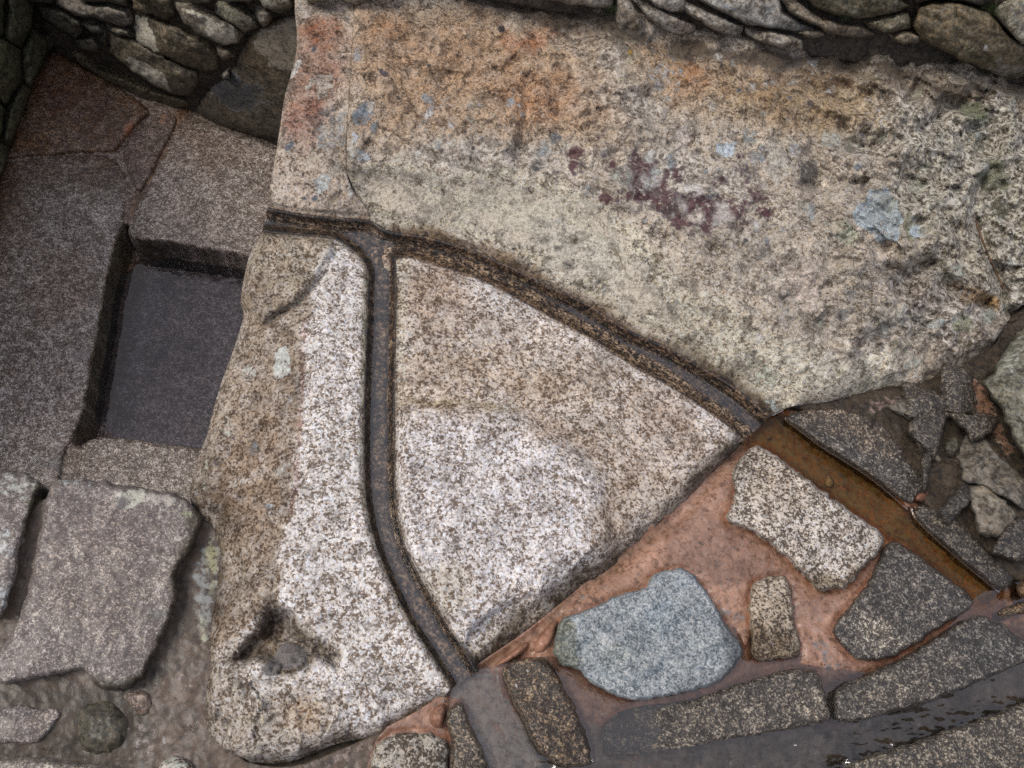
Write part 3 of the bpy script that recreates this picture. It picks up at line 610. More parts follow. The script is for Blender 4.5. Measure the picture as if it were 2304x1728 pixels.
patch('side_ledge', LEDGE, M['boulder'], ledge_h, step=3.0, exact=True, skirt=.95, rings=4, undercut=18, parent=rock_root, layers=[
    ('stain', ('all',), (.95, .88, .82), 1, 1, 0),
    ('stain', ('p', c2((230, 130), (440, 140), (530, 250), (520, 540), (420, 650), (300, 780), (100, 900), (110, 620), (190, 430))), (.74, .50, .42), .9, 26, 26),
    ('stain', ('e', 725, 75, 34, 30, 0), (.78, .52, .38), .9, 18, 18), ('stain', ('e', 690, 270, 40, 60, 20), (.80, .60, .58), .7, 24),
    ('patch', ('p', c2((230, 530), (300, 460), (410, 450), (430, 540), (400, 620), (320, 620), (290, 560), (250, 580))), (.46, .42, .35), .56, 7),
    ('patch', ('e', 735, 215, 20, 14, -20), (.40, .37, .30), .45, 8),
    ('patch', ('p', c2((320, 800), (410, 700), (500, 680), (500, 900), (420, 950), (300, 900))), (.35, .35, .33), .5, 10),
    ('patch', ('e', 728, 412, 20, 28, 20), (.50, .53, .50), .62, 7), ('patch', ('e', 758, 380, 22, 18, 0), (.36, .36, .26), .5, 9), ('patch', ('e', 652, 330, 8, 18, 35), (.18, .22, .26), .62, 4),
    ('patch', ('e', 705, 110, 6, 8, 0), (.06, .07, .09), .75, 3), ('patch', ('e', 730, 255, 32, 10, -40), (.13, .14, .16), .5, 8), ('patch', ('e', 685, 446, 6, 5, 0), (.06, .09, .12), .75, 2), ('patch', ('e', 707, 446, 7, 6, 0), (.06, .09, .12), .75, 2),
    ('patch', ('e', 668, 150, 8, 28, 22), (.58, .55, .50), .62, 4), ('patch', ('e', 700, 20, 60, 14, 5), (.20, .17, .13), .5, 10), ('patch', ('e', 785, 430, 12, 26, 0), (.46, .50, .46), .55, 7),
    ('stain', ('e', 690, 420, 70, 40, 0), (1.12, 1.12, 1.14), .8, 26), ('stain', ('l', U_RIM[:_k], 3), (.35, .26, .18), 1, 6, 4)])

left_base = tps([(700, 650, .002), (800, 620, 0), (740, 800, .002), (810, 800, 0), (690, 1000, 0), (800, 1000, 0), (672, 1150, -.004), (805, 1120, 0), (650, 1280, -.012), (850, 1280, -.002), (720, 1400, -.02), (900, 1400, -.004), (985, 1540, -.008),
    (800, 1560, -.03), (650, 1600, -.05), (550, 1680, -.09), (840, 1645, -.07), (960, 1590, -.05), (700, 1690, -.08), (600, 530, .002), (740, 545, .002), (560, 610, -.03), (545, 700, -.08), (500, 850, -.13), (450, 1020, -.15), (430, 1110, -.15), (500, 1250, -.13), (480, 1400, -.115), (470, 1550, -.11), (480, 1680, -.115),
    (610, 800, -.045), (580, 1000, -.06), (560, 1200, -.06), (545, 1350, -.05), (660, 740, -.004), (560, 1500, -.055)], .001)
CAV = c7((1385, 830), (1470, 770), (1540, 800), (1620, 900), (1740, 980), (1800, 1060), (1780, 1110), (1660, 1100), (1560, 1160), (1440, 1160), (1380, 1110), (1240, 1130), (1150, 1100), (1290, 1020), (1360, 930))
KNOB = c4((1440, 165), (1600, 175), (1830, 215), (1850, 270), (1790, 370), (1700, 480), (1620, 570), (1540, 610), (1450, 680), (1380, 640), (1320, 580), (1330, 450), (1380, 290))
def left_h(u, v, D):
    P = np.stack([u, v], 1); h = left_base(u, v)
    brk = [(690, 640), (682, 737), (680, 860), (672, 1000), (664, 1090), (652, 1170), (636, 1260), (612, 1340)]
    xb = np.interp(v, [p[1] for p in brk], [p[0] for p in brk]); slope = sstep(8, -25, u - xb)
    h += fbm(u, v, 120, 6, 41, .56) * (.0025 + .008 * slope) + (ridged(u + v * .2, v * .45, 60, 5, 17) - .6) * .034 * slope * sstep(620, 720, v)
    kp = np.asarray(KNOB); kd = poly_dist(P, kp)[0] * np.where(inside(P, kp), 1, -1)
    h += .020 * sstep(-2, 16, kd) + (ridged(u, v, 60, 5, 29) - .6) * .022 * sstep(0, 10, kd)
    h += groove(P, c4((1790, 400), (1700, 500), (1620, 590), (1520, 630), (1450, 690)), 6, .014)
    cp = np.asarray(CAV); cd = poly_dist(P, cp)[0] * np.where(inside(P, cp), 1, -1)
    cd = cd + fbm(u, v, 56, 4, 51, .6) * 17
    h -= .075 * sstep(-4, 34, cd) + .008 * sstep(-30, 0, cd)
    h += .045 * np.clip(1 - np.hypot((u - 655) / 42, (v - 1478) / 34) ** 2, 0, 1) + .015 * np.clip(1 - np.hypot((u - 605) / 30, (v - 1500) / 22) ** 2, 0, 1)
    low = sstep(1480, 1580, v); h += (ridged(u, v, 90, 5, 61) - .6) * .034 * low + fractured(u, v, 80, 62) * .010 * low
    h += groove(P, c7((1240, 1150), (1300, 1200), (1330, 1300)), 7, .01)
    h -= .022 * np.clip(1 - line_dist(P, np.asarray(LEFT_EDGE)) / 22, 0, 1) ** 2
    h -= .03 * np.clip(1 - line_dist(P, np.asarray(LEFT_EDGE[-13:])) / 46, 0, 1) ** 2
    return meet(h + rim_drop(P, L_RIM, 17, .010), P, L_RIM, 9)
STRIP = [(700, 545), (800, 560), (830, 640), (826, 850), (818, 1050), (830, 1180), (880, 1330), (1014, 1547), (900, 1560), (760, 1470), (700, 1370), (605, 1350), (630, 1265), (650, 1170), (662, 1090), (670, 1000), (676, 860), (676, 720), (700, 640)]
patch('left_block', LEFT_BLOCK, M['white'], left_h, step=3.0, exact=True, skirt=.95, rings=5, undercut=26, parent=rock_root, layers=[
    ('stain', ('p', [(560, 500), (760, 520), (700, 640), (682, 740), (678, 860), (670, 1000), (662, 1090), (650, 1170), (632, 1260), (606, 1345), (560, 1420), (400, 1480), (380, 1100), (500, 700)]), (.48, .415, .335), 1, 12, 20),
    ('stain', ('p', [(600, 850), (660, 800), (655, 1150), (600, 1260), (500, 1230), (500, 1050)]), (1.0, .90, .82), .9, 40, 30), ('stain', ('l', [(684, 720), (680, 860), (672, 1000), (664, 1090), (652, 1170)], 3), (.72, .50, .46), .9, 6),
    ('stain', ('e', 480, 1120, 70, 60, 20), (.42, .36, .27), .9, 30), ('stain', ('e', 520, 1370, 55, 70, 20), (.72, .66, .58), .9, 30),
    ('patch', ('e', 632, 820, 20, 44, 8), (.56, .58, .54), .62, 8), ('patch', ('e', 562, 840, 18, 26, 20), (.50, .50, .43), .5, 9), ('patch', ('e', 508, 960, 16, 34, 20), (.48, .49, .40), .5, 9),
    ('patch', ('e', 640, 1060, 22, 38, 5), (.46, .44, .36), .46, 12), ('patch', ('e', 572, 1010, 10, 20, 0), (.20, .22, .23), .58, 5), ('patch', ('e', 490, 1040, 12, 11, 0), (.08, .06, .055), .6, 5), ('patch', ('e', 465, 1045, 9, 14, 0), (.45, .46, .36), .55, 5),
    ('patch', ('e', 540, 1085, 14, 20, 20), (.48, .45, .38), .5, 8), ('patch', ('e', 605, 1140, 10, 12, 0), (.36, .40, .42), .5, 5), ('patch', ('e', 460, 1095, 10, 10, 0), (.36, .36, .26), .5, 5),
    ('patch', ('e', 560, 1310, 10, 40, 10), (.44, .42, .34), .42, 10),
    ('stain', ('p', KNOB), (1.1, 1.12, 1.05), .8, 10), ('stain', ('p', c4((1330, 480), (1450, 400), (1500, 520), (1560, 620), (1450, 690), (1320, 580))), (.66, .60, .56), .8, 14),
    ('patch', ('l', c4((1840, 290), (1830, 330)), 3), (.28, .30, .08), .5, 5), ('patch', ('l', c4((1640, 560), (1560, 600), (1520, 640)), 4), (.16, .17, .05), .55, 6), ('patch', ('e', 640, 628, 12, 14, 0), (.50, .52, .50), .5, 6),
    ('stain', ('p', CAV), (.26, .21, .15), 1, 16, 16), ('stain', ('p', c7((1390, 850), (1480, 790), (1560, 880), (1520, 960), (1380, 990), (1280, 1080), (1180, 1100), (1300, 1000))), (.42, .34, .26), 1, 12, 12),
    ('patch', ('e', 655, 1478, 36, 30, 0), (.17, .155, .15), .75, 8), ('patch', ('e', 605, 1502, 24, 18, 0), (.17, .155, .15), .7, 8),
    ('stain', ('p', c7((1130, 1130), (1400, 1180), (1700, 1180), (1800, 1320), (1740, 1460), (1700, 1600), (1100, 1640), (1080, 1300))), (.56, .51, .43), .9, 50, 50), ('stain', ('e', 680, 1620, 60, 40, 30), (1.05, .86, .66), .7, 26),
    ('patch', ('e', 678, 1617, 12, 16, 10), (.38, .33, .22), .55, 5), ('patch', ('e', 905, 1553, 26, 26, 0), (.28, .27, .20), .45, 10), ('patch', ('e', 560, 1560, 30, 30, 0), (.45, .46, .46), .4, 14),
    ('stain', ('e', 830, 690, 14, 160, -1), (.86, .86, .74), .9, 8), ('stain', ('e', 822, 900, 10, 220, 1), (.80, .80, .66), .9, 8),
    ('stain', ('l', L_RIM, 4), (.34, .28, .18), 1, 7, 4), ('wet', ('l', L_RIM, 4), .7, 8),
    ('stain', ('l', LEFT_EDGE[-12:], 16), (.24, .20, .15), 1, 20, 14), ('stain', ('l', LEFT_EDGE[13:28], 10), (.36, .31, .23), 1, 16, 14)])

wedge_base = tps([(900, 600, .002), (1100, 660, 0), (1300, 760, 0), (1500, 880, 0), (1640, 980, -.004), (950, 1000, .002), (1200, 1000, .002), (1400, 1000, -.004), (930, 1250, .002), (1050, 1400, -.004), (1230, 1300, 0), (1440, 1130, -.006), (1000, 800, -.004), (1250, 850, -.006)], .001)
RIDGE = [(905, 912), (960, 911), (1050, 913), (1150, 920), (1190, 950), (1250, 985), (1300, 1015), (1340, 1070), (1365, 1150), (1380, 1240)]
PLAT = np.array(RIDGE + [(1240, 1320), (1050, 1430), (960, 1320), (905, 1200), (897, 1050)], float)
def wedge_h(u, v, D):
    P = np.stack([u, v], 1); h = wedge_base(u, v)
    pd = poly_dist(P, PLAT)[0] * np.where(inside(P, PLAT), 1, -1) + fbm(u, v, 60, 3, 71) * 5
    h += .026 * sstep(-20, 22, pd)
    h += fbm(u, v, 130, 6, 77, .56) * .0045 + fbm(u, v, 22, 3, 78) * .0016
    ds = line_dist(P, WEDGE_SIDE); W = np.interp(u, [1050, 1110, 1250, 1450, 1600, 1680], [100, 125, 92, 62, 38, 14])
    t = np.clip(1 - ds / W, 0, 1); h -= (.080 * t ** 1.25 + .012 * sstep(.75, 1, t)) * np.interp(u, [1050, 1150, 1600, 1680], [.8, 1, .8, .5])
    h += (ridged(u * .7 + v * .7, (v - u) * .4, 70, 5, 81) - .6) * .045 * sstep(0, .25, t)
    h += groove(P, c8((930, 940), (960, 850), (1050, 770), (1180, 690), (1300, 640)), 7, .012)
    h += rim_drop(P, W_RIM_L, 34, .014) + rim_drop(P, W_RIM_R, 16, .010)
    return meet(meet(h, P, W_RIM_L, 9), P, W_RIM_R, 9)
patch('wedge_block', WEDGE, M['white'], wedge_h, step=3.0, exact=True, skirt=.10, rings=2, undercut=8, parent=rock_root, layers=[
    ('stain', ('p', [(900, 600), (980, 600), (1300, 760), (1680, 990), (1480, 1200), (1420, 1180), (1385, 1200), (1355, 1080), (1300, 1020), (1180, 950), (1140, 925), (900, 915)]), (.84, .77, .69), 1, 50, 46), ('stain', ('e', 950, 690, 50, 90, 10), (.80, .74, .68), .9, 40, 40), ('stain', ('e', 1480, 930, 130, 36, 32), (.78, .72, .66), .9, 36, 36), ('stain', ('e', 1180, 860, 150, 36, 10), (.80, .72, .62), .9, 36, 36),
    ('stain', ('e', 960, 860, 90, 60, 0), (.84, .76, .66), .8, 34), ('stain', ('e', 1000, 680, 80, 60, 20), (.86, .80, .76), .8, 34), ('stain', ('e', 1290, 990, 110, 34, 28), (.66, .55, .44), .85, 34, 34), ('stain', ('e', 1385, 1150, 34, 110, 12), (.62, .53, .43), .9, 36, 34),
    ('stain', ('e', 1520, 1000, 110, 90, 30), (.95, .94, .96), .6, 40), ('patch', ('e', 1135, 922, 26, 10, 10), (.38, .36, .27), .45, 8), ('stain', ('l', [(900, 905), (1060, 907), (1170, 925)], 8), (.72, .68, .52), .9, 9),
    ('stain', ('p', PLAT), (1.02, 1.02, 1.05), .9, 26, 26),
    ('stain', ('l', np.vstack([W_RIM_L[:50]]), 26), (.82, .83, .74), .9, 10), ('patch', ('e', 925, 700, 12, 60, 0), (.48, .50, .46), .35, 12),
    ('stain', ('l', WEDGE_SIDE, 26), (.24, .205, .15), 1, 20, 22), ('stain', ('l', WEDGE_SIDE[:46], 60), (.40, .345, .26), .95, 26, 34), ('stain', ('l', WEDGE_SIDE[:70], 8), (.40, .34, .22), 1, 8, 8), ('wet', ('l', WEDGE_SIDE, 22), .5, 14),  # side darkened in colour for its shade, with real mossy patches toward the tip
    ('stain', ('e', 1010, 1330, 50, 60, 30), (.80, .76, .66), .9, 30), ('patch', ('e', 1050, 1360, 16, 12, 0), (.30, .30, .22), .4, 8), ('patch', ('e', 1090, 1400, 40, 16, -40), (.50, .52, .50), .45, 12),
    ('stain', ('l', W_RIM_L[8:], 4), (.38, .30, .20), 1, 7, 4), ('stain', ('l', W_RIM_R, 2), (.5, .40, .30), 1, 5, 3), ('wet', ('l', W_RIM_L[8:], 4), .6, 6)])

def bed_h(u, v, D):
    P = np.stack([u, v], 1)
    dU = line_dist(P, U_RIM); dL = line_dist(P, L_RIM); dWL = line_dist(P, W_RIM_L); dWR = line_dist(P, W_RIM_R)
    k = np.minimum(np.minimum(sstep(0, 30, dU), sstep(0, 25, dL)), np.minimum(sstep(0, 25, dWL), sstep(0, 20, dWR) * .55 + .45 * sstep(10, 60, dWR)))
    spout = sstep(845, 800, u) * sstep(600, 560, v)
    return -.010 - k * .045 + spout * .004 + (fbm(u, v, 50, 4, 91) * .002 + fbm(u, v, 120, 3, 92) * .003) * k
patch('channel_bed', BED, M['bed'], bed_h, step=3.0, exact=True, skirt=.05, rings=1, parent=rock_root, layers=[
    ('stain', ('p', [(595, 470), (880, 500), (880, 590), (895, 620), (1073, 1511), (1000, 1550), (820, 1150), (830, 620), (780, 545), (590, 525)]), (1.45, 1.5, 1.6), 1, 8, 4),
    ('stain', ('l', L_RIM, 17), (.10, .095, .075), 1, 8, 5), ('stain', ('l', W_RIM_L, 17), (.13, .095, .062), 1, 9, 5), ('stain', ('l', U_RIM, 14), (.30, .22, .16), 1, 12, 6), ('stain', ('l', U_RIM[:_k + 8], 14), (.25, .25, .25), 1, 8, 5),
    ('stain', ('l', W_RIM_R, 8), (.45, .36, .26), 1, 14, 8)])

# ------------------------------------------------------------------ the water
def ring(u, v, cu, cv, rmax, lam, amp):
    r = np.hypot(u - cu, v - cv); return amp * np.cos(r / lam * 2 * math.pi) * np.exp(-(r / rmax) ** 2) * sstep(rmax * 2, rmax * 1.2, r)
def channel_water_h(u, v, D):
    h = -.0425 + fbm(u, v, 26, 3, 101) * .0006
    h += .0016 * fbm(u * 1.6, v * .6, 24, 3, 103) * np.exp(-(((u - 860) / 90) ** 2 + ((v - 560) / 70) ** 2))
    return h + ring(u, v, 862, 1290, 26, 9, .0003)
CW = chaikin(BED, 0)
patch('channel_water', CW, WATER, channel_water_h, step=5, exact=True, skirt=0, kind='structure')
# ------------------------------------------------------------------ upper ground: clay bed, pools, mortar
# outlines of the stones that the clay is packed round
BEDDED = [
    c9((530, 75), (600, 42), (750, 25), (900, 55), (1000, 120), (1060, 200), (1085, 270), (1160, 345), (1172, 392), (1110, 460), (1080, 470), (1000, 412), (900, 332), (800, 270), (700, 210), (600, 132), (545, 100)),
    c9((1108, 490), (1140, 468), (1250, 490), (1350, 560), (1450, 680), (1550, 770), (1575, 830), (1500, 862), (1420, 800), (1300, 700), (1200, 610), (1128, 540)),
    c9((375, 212), (430, 203), (520, 270), (650, 370), (770, 460), (880, 540), (960, 590), (988, 630), (960, 690), (880, 760), (825, 842), (740, 858), (680, 862), (640, 812), (590, 762), (520, 690), (440, 620), (350, 572), (290, 562), (258, 540), (290, 480), (310, 400), (300, 330), (335, 270)),
    c9((1008, 632), (1060, 645), (1200, 748), (1380, 888), (1392, 922), (1260, 1010), (1150, 1080), (1080, 1132), (1000, 1172), (910, 1180), (830, 1160), (785, 1100), (742, 1050), (760, 1000), (820, 930), (880, 860), (930, 780), (970, 700)),
    c9((385, 820), (470, 788), (535, 790), (562, 850), (572, 950), (592, 1060), (612, 1130), (592, 1165), (500, 1162), (430, 1187), (383, 1160), (385, 1080), (373, 980), (368, 900)),
    [(1257, 1391), (1290, 1384), (1344, 1361), (1400, 1335), (1453, 1325), (1461, 1299), (1490, 1284), (1540, 1277), (1565, 1299), (1590, 1334), (1615, 1374), (1645, 1419), (1670, 1454), (1673, 1470), (1650, 1504), (1625, 1534), (1550, 1556), (1500, 1567), (1457, 1574), (1419, 1576), (1382, 1566), (1351, 1547), (1325, 1532), (1310, 1513), (1291, 1503), (1260, 1498), (1242, 1466), (1249, 1440)],
    [(1355, 1640), (1385, 1602), (1440, 1588), (1520, 1580), (1600, 1560), (1680, 1530), (1740, 1512), (1800, 1502), (1837, 1505), (1850, 1539), (1872, 1609), (1869, 1624), (1799, 1639), (1700, 1653), (1600, 1673), (1540, 1686), (1430, 1700), (1362, 1700)],
    c9((770, 1292), (850, 1260), (960, 1210), (1100, 1140), (1260, 1042), (1380, 968), (1470, 978), (1560, 1045), (1640, 1100), (1640, 1175), (1500, 1232), (1350, 1300), (1200, 1360), (1050, 1402), (900, 1442), (785, 1462), (752, 1420), (757, 1350)),
    c9((790, 1650), (900, 1602), (1050, 1562), (1200, 1512), (1400, 1442), (1611, 1362), (1900, 1280), (2100, 1900), (800, 1900)),
    c9((1470, 960), (1540, 920), (1640, 890), (1640, 960), (1560, 975), (1510, 1000), (1480, 985)),
    c8((1128, 1065), (1200, 1010), (1330, 990), (1405, 1010), (1455, 1080), (1500, 1170), (1562, 1280), (1602, 1370), (1632, 1450), (1668, 1560), (1660, 1645), (1560, 1668), (1450, 1640), (1330, 1540), (1290, 1450), (1230, 1330), (1180, 1230), (1150, 1150)),
    c8((808, 1315), (860, 1265), (912, 1282), (932, 1350), (972, 1450), (1022, 1550), (1065, 1668), (1080, 1760), (830, 1760), (820, 1560), (832, 1480), (800, 1400)),
    c8((350, 1550), (450, 1460), (560, 1430), (720, 1428), (805, 1480), (832, 1530), (815, 1620), (815, 1800), (340, 1800)),
]
CLAY = [(1005, 1545), (1080, 1490), (1200, 1410), (1400, 1240), (1600, 1050), (1680, 960), (1760, 900), (1900, 850), (2150, 820), (2300, 650), (2650, 600), (2650, 1950), (820, 1950), (820, 1660), (960, 1590)]
clay_base = tps([(1700, 1000, -.052), (1600, 1060, -.040), (1560, 1160, -.034), (1450, 1230, -.034), (1500, 1280, -.034), (1650, 1300, -.034), (1750, 1340, -.034), (1640, 1390, -.038), (1600, 1420, -.048), (1330, 1370, -.042), (1230, 1430, -.040), (1130, 1500, -.046),
    (1290, 1560, -.060), (1380, 1600, -.056), (1480, 1590, -.05), (1620, 1530, -.050), (1700, 1500, -.050), (1800, 1380, -.034), (1870, 1440, -.036), (1840, 1500, -.038), (1940, 1480, -.036), (2060, 1420, -.036), (1400, 1700, -.085), (1700, 1680, -.12), (2000, 1600, -.12), (2200, 1500, -.12), (1000, 1640, -.06), (900, 1680, -.07), (1840, 960, -.04), (2000, 1000, -.02), (2200, 900, .0), (2250, 1200, -.02), (2080, 1150, -.035), (2150, 1300, -.05), (1900, 1200, -.06), (2300, 800, .02), (2500, 1000, .03), (2500, 1700, -.1), (900, 1900, -.1), (1800, 1900, -.12)], .002)
CH2 = c9((415, 95), (470, 60), (530, 75), (600, 130), (700, 210), (800, 270), (900, 335), (1000, 415), (1080, 490), (1110, 490), (1130, 540), (1200, 610), (1300, 700), (1420, 800), (1495, 865), (1430, 925), (1385, 905), (1290, 820), (1200, 750), (1080, 655), (1010, 630), (880, 540), (770, 460), (650, 370), (520, 270), (430, 205), (370, 195))
CH1 = [(1000, 1555), (1073, 1508), (1125, 1505), (1140, 1570), (1165, 1605), (1210, 1690), (1230, 1760), (1110, 1760), (1080, 1690), (1050, 1600), (1035, 1575), (1015, 1580)]
RB = [(1700, 925), (1800, 880), (1900, 870), (2150, 830), (2300, 650), (2700, 560), (2700, 1330), (2330, 1340), (2260, 1320), (2060, 1140), (1900, 1000), (1790, 930)]
def clay_h(u, v, D):
    P = np.stack([u, v], 1); h = clay_base(u, v) + fbm(u, v, 140, 6, 111, .55) * .006 + fbm(u, v, 22, 4, 113, .6) * .0022 + (ridged(u, v, 46, 4, 114) - .62) * .006
    for o in BEDDED:                                   # the clay has shrunk and washed out along the stones
        o = chaikin(o, 1); d = poly_dist(P, o)[0]; h -= .007 * np.exp(-(d / 9) ** 2)
    h -= .036 * np.exp(-(line_dist(P, WEDGE_SIDE) / 26) ** 2)
    rb = np.asarray(RB, float); h -= .05 * inside(P, rb) * sstep(0, 20, poly_dist(P, rb)[0])
    for poly, z in ((CH2, -.082), (CH1, -.078)):
        p = np.asarray(poly); d = poly_dist(P, p)[0] * np.where(inside(P, p), 1, -1); k = sstep(-8, 12, d); h = h * (1 - k) + (z + fbm(u, v, 60, 4, 115) * .003) * k
    return h
patch('clay_bed', CLAY, M['clay'], clay_h, step=4, skirt=.12, rings=1, kind='structure', layers=[('stain', ('l', list(o) + [o[0]], 5), (.78, .55, .40), 1, 11, 8) for o in BEDDED] + [
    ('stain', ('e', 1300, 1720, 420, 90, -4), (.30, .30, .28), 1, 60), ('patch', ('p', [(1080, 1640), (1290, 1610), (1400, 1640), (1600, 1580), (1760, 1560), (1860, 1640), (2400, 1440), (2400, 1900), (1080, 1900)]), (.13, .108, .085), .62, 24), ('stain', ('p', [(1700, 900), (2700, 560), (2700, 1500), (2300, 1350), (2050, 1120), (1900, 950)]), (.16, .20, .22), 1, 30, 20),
    ('stain', ('p', CH2), (.52, .50, .30), 1, 8), ('patch', ('p', CH2), (.075, .055, .030), .52, 8), ('stain', ('l', c9((1085, 520), (1030, 612)), 2), (.3, .3, .3), 1, 4), ('stain', ('l', c9((560, 130), (800, 300), (1080, 510)), 14), (.45, .42, .36), .9, 16), ('stain', ('p', [(1600, 1600), (2400, 1400), (2500, 1800), (1500, 1800)]), (.15, .15, .14), 1, 30),
    ('patch', ('p', CH1), (.36, .34, .32), .62, 8), ('stain', ('l', c9((1830 / 2, 465), (950, 580)), 4), (1, 1, 1), 1, 4),
    ('stain', ('p', c6((1820, 920), (1900, 960), (1960, 1120), (2060, 1360), (2000, 1400), (1880, 1180), (1800, 1120), (1700, 1080), (1660, 1000))), (4.2, 3.0, 2.4), 1, 10),
    ('patch', ('p', c9((200, 900), (330, 940), (370, 1000), (320, 1010), (240, 980))), (.13, .10, .09), .5, 10), ('patch', ('e', 1606, 1218, 16, 12, 20), (.20, .15, .13), .45, 8), ('patch', ('p', c9((650, 1090), (700, 1080), (760, 1150), (830, 1210), (720, 1240), (700, 1160))), (.12, .09, .08), .5, 10),
    ('patch', ('l', [(1300, 1350), (1380, 1310), (1450, 1290)], 7), (.16, .12, .10), .45, 8), ('stain', ('l', WEDGE_SIDE[:90], 10), (.55, .50, .38), 1, 12), ('patch', ('e', 1600, 1120, 28, 14, -30), (.24, .19, .14), .4, 10),
    ('stain', ('e', 1560, 1230, 160, 70, -10), (1.06, 1.06, 1.06), .8, 50), ('wet', ('p', c9((0, 560), (150, 480), (280, 560), (500, 680), (620, 790), (600, 860), (380, 800), (250, 850), (140, 770), (0, 740))), .85, 14), ('wet', ('e', 1830, 1360, 60, 40, 0), .8, 16)])
patch('rubble_bed', RB, M['soil'], lambda u, v, D: clay_base(u, v) + .006 + fbm(u, v, 120, 6, 143, .55) * .010 + fractured(u, v, 60, 144) * .010 - .05 * sstep(25, 0, D), step=4, skirt=.05, rings=1, kind='structure', layers=[
    ('stain', ('all',), (.7, .6, .5), 1, 1, 0), ('patch', ('p', c6((1820, 920), (1900, 960), (1960, 1120), (2060, 1360), (2000, 1400), (1880, 1180), (1800, 1120), (1700, 1080), (1660, 1000))), (.26, .13, .07), .6, 10), ('patch', ('e', 1990, 905, 60, 20, -10), (.20, .10, .07), .5, 14), ('patch', ('p', c6((1380, 1150), (1500, 1230), (1560, 1400), (1640, 1420), (1500, 1440), (1420, 1300))), (.24, .19, .16), .5, 12)])
# flooded bed at the corner
POOLP = [(1005, 1552), (1073, 1506), (1150, 1490), (1250, 1470), (1330, 1500), (1500, 1540), (1590, 1440), (1640, 1400), (1760, 1430), (1860, 1500), (2000, 1520), (2150, 1400), (2200, 1330), (2320, 1300), (2650, 1300), (2650, 1950), (1060, 1950), (1020, 1640)]
def pool_h(u, v, D):
    h = -.0455 + fbm(u, v, 60, 3, 121) * .0004
    # quick water along the lower edge
    k = sstep(0, 60, v - np.interp(u, [1100, 1300, 1500, 1800, 2304, 2650], [1700, 1670, 1660, 1630, 1470, 1380])) * sstep(1080, 1130, u)
    h += k * (fbm(u * .55 + v * .25, v * 1.3 - u * .1, 24, 4, 123, .62) * .0075)
    k2 = sstep(2255, 2285, u) * sstep(1420, 1340, v); h += k2 * fbm(u, v, 26, 3, 125) * .009
    return h + ring(u, v, 1466, 1694, 16, 9, .0010) + ring(u, v, 1602, 1693, 15, 9, .0012) + ring(u, v, 1112, 1588, 30, 14, .0004)
patch('pool_water', POOLP, POOL, pool_h, step=4, skirt=0, kind='structure')
CH2W = c9((400, 80), (480, 30), (560, 50), (700, 180), (900, 310), (1100, 460), (1150, 520), (1350, 720), (1560, 860), (1440, 960), (1380, 930), (1280, 830), (1180, 760), (1060, 665), (980, 640), (860, 550), (700, 430), (500, 280), (380, 230), (350, 185))
patch('channel_water', CH2W, BROWNW, lambda u, v, D: -.046 + fbm(u, v, 80, 3, 127) * .0004, step=5, skirt=0, kind='structure')

MORT = [(-250, 1480), (0, 1400), (60, 1100), (240, 1140), (420, 1120), (500, 1200), (500, 1340), (480, 1450), (500, 1700), (640, 1735), (760, 1690), (960, 1600), (1010, 1640), (1090, 1740), (1090, 1950), (-250, 1950)]
mort_base = tps([(0, 1500, -.15), (200, 1560, -.155), (300, 1560, -.15), (60, 1300, -.14), (95, 1110, -.13), (440, 1180, -.155), (470, 1260, -.15), (450, 1400, -.145), (420, 1500, -.14), (400, 1620, -.14), (480, 1680, -.135), (0, 1900, -.13), (300, 1700, -.15), (700, 1720, -.12), (900, 1690, -.10), (1050, 1700, -.10), (1000, 1900, -.12)], .001)
patch('mortar_bed', MORT, M['mortar'], lambda u, v, D: mort_base(u, v) + fbm(u, v, 150, 5, 131) * .006 + fbm(u, v, 20, 3, 133) * .0015, step=4, skirt=.9, rings=2, kind='structure', layers=[('stain', ('all',), (.80, .68, .56), 1, 1, 0),
    ('stain', ('p', [(-250, 1480), (160, 1520), (260, 1560), (330, 1500), (330, 1700), (-250, 1740)]), (.42, .40, .29), .9, 40),
    ('stain', ('p', c7((1020, 480), (1060, 400), (1090, 300), (1010, 500), (940, 640), (960, 780), (920, 900), (830, 1120), (700, 1240), (640, 1260), (640, 1320), (860, 1180), (980, 920))), (.36, .32, .20), .95, 14),
    ('patch', ('p', c7((1090, 430), (1170, 480), (1160, 700), (1110, 1010), (1050, 1010), (1040, 800), (1030, 560))), (.19, .20, .19), .55, 12), ('patch', ('e', 478, 1262, 12, 50, -3), (.33, .31, .12), .44, 10), ('patch', ('e', 455, 1430, 10, 40, 5), (.30, .29, .13), .38, 10),
    ('stain', ('e', 430, 1590, 60, 90, 0), (1.1, 1.05, 1.1), .8, 40), ('patch', ('l', c7((950, 1380), (860, 1460), (880, 1540), (1000, 1500)), 8), (.06, .055, .03), .4, 14), ('patch', ('e', 420, 1530, 30, 60, 0), (.25, .18, .16), .34, 20),
    ('patch', ('e', 320, 1660, 40, 50, 30), (.16, .09, .065), .42, 18), ('patch', ('l', [(700, 1725), (800, 1690), (900, 1670)], 14), (.17, .09, .065), .5, 14),
    ('patch', ('l', c7((100, 330), (140, 600), (80, 900), (0, 1080)), 6), (.20, .18, .11), .4, 10), ('stain', ('l', c7((190, 200), (120, 560), (60, 800)), 8), (.5, .45, .32), .9, 10)])

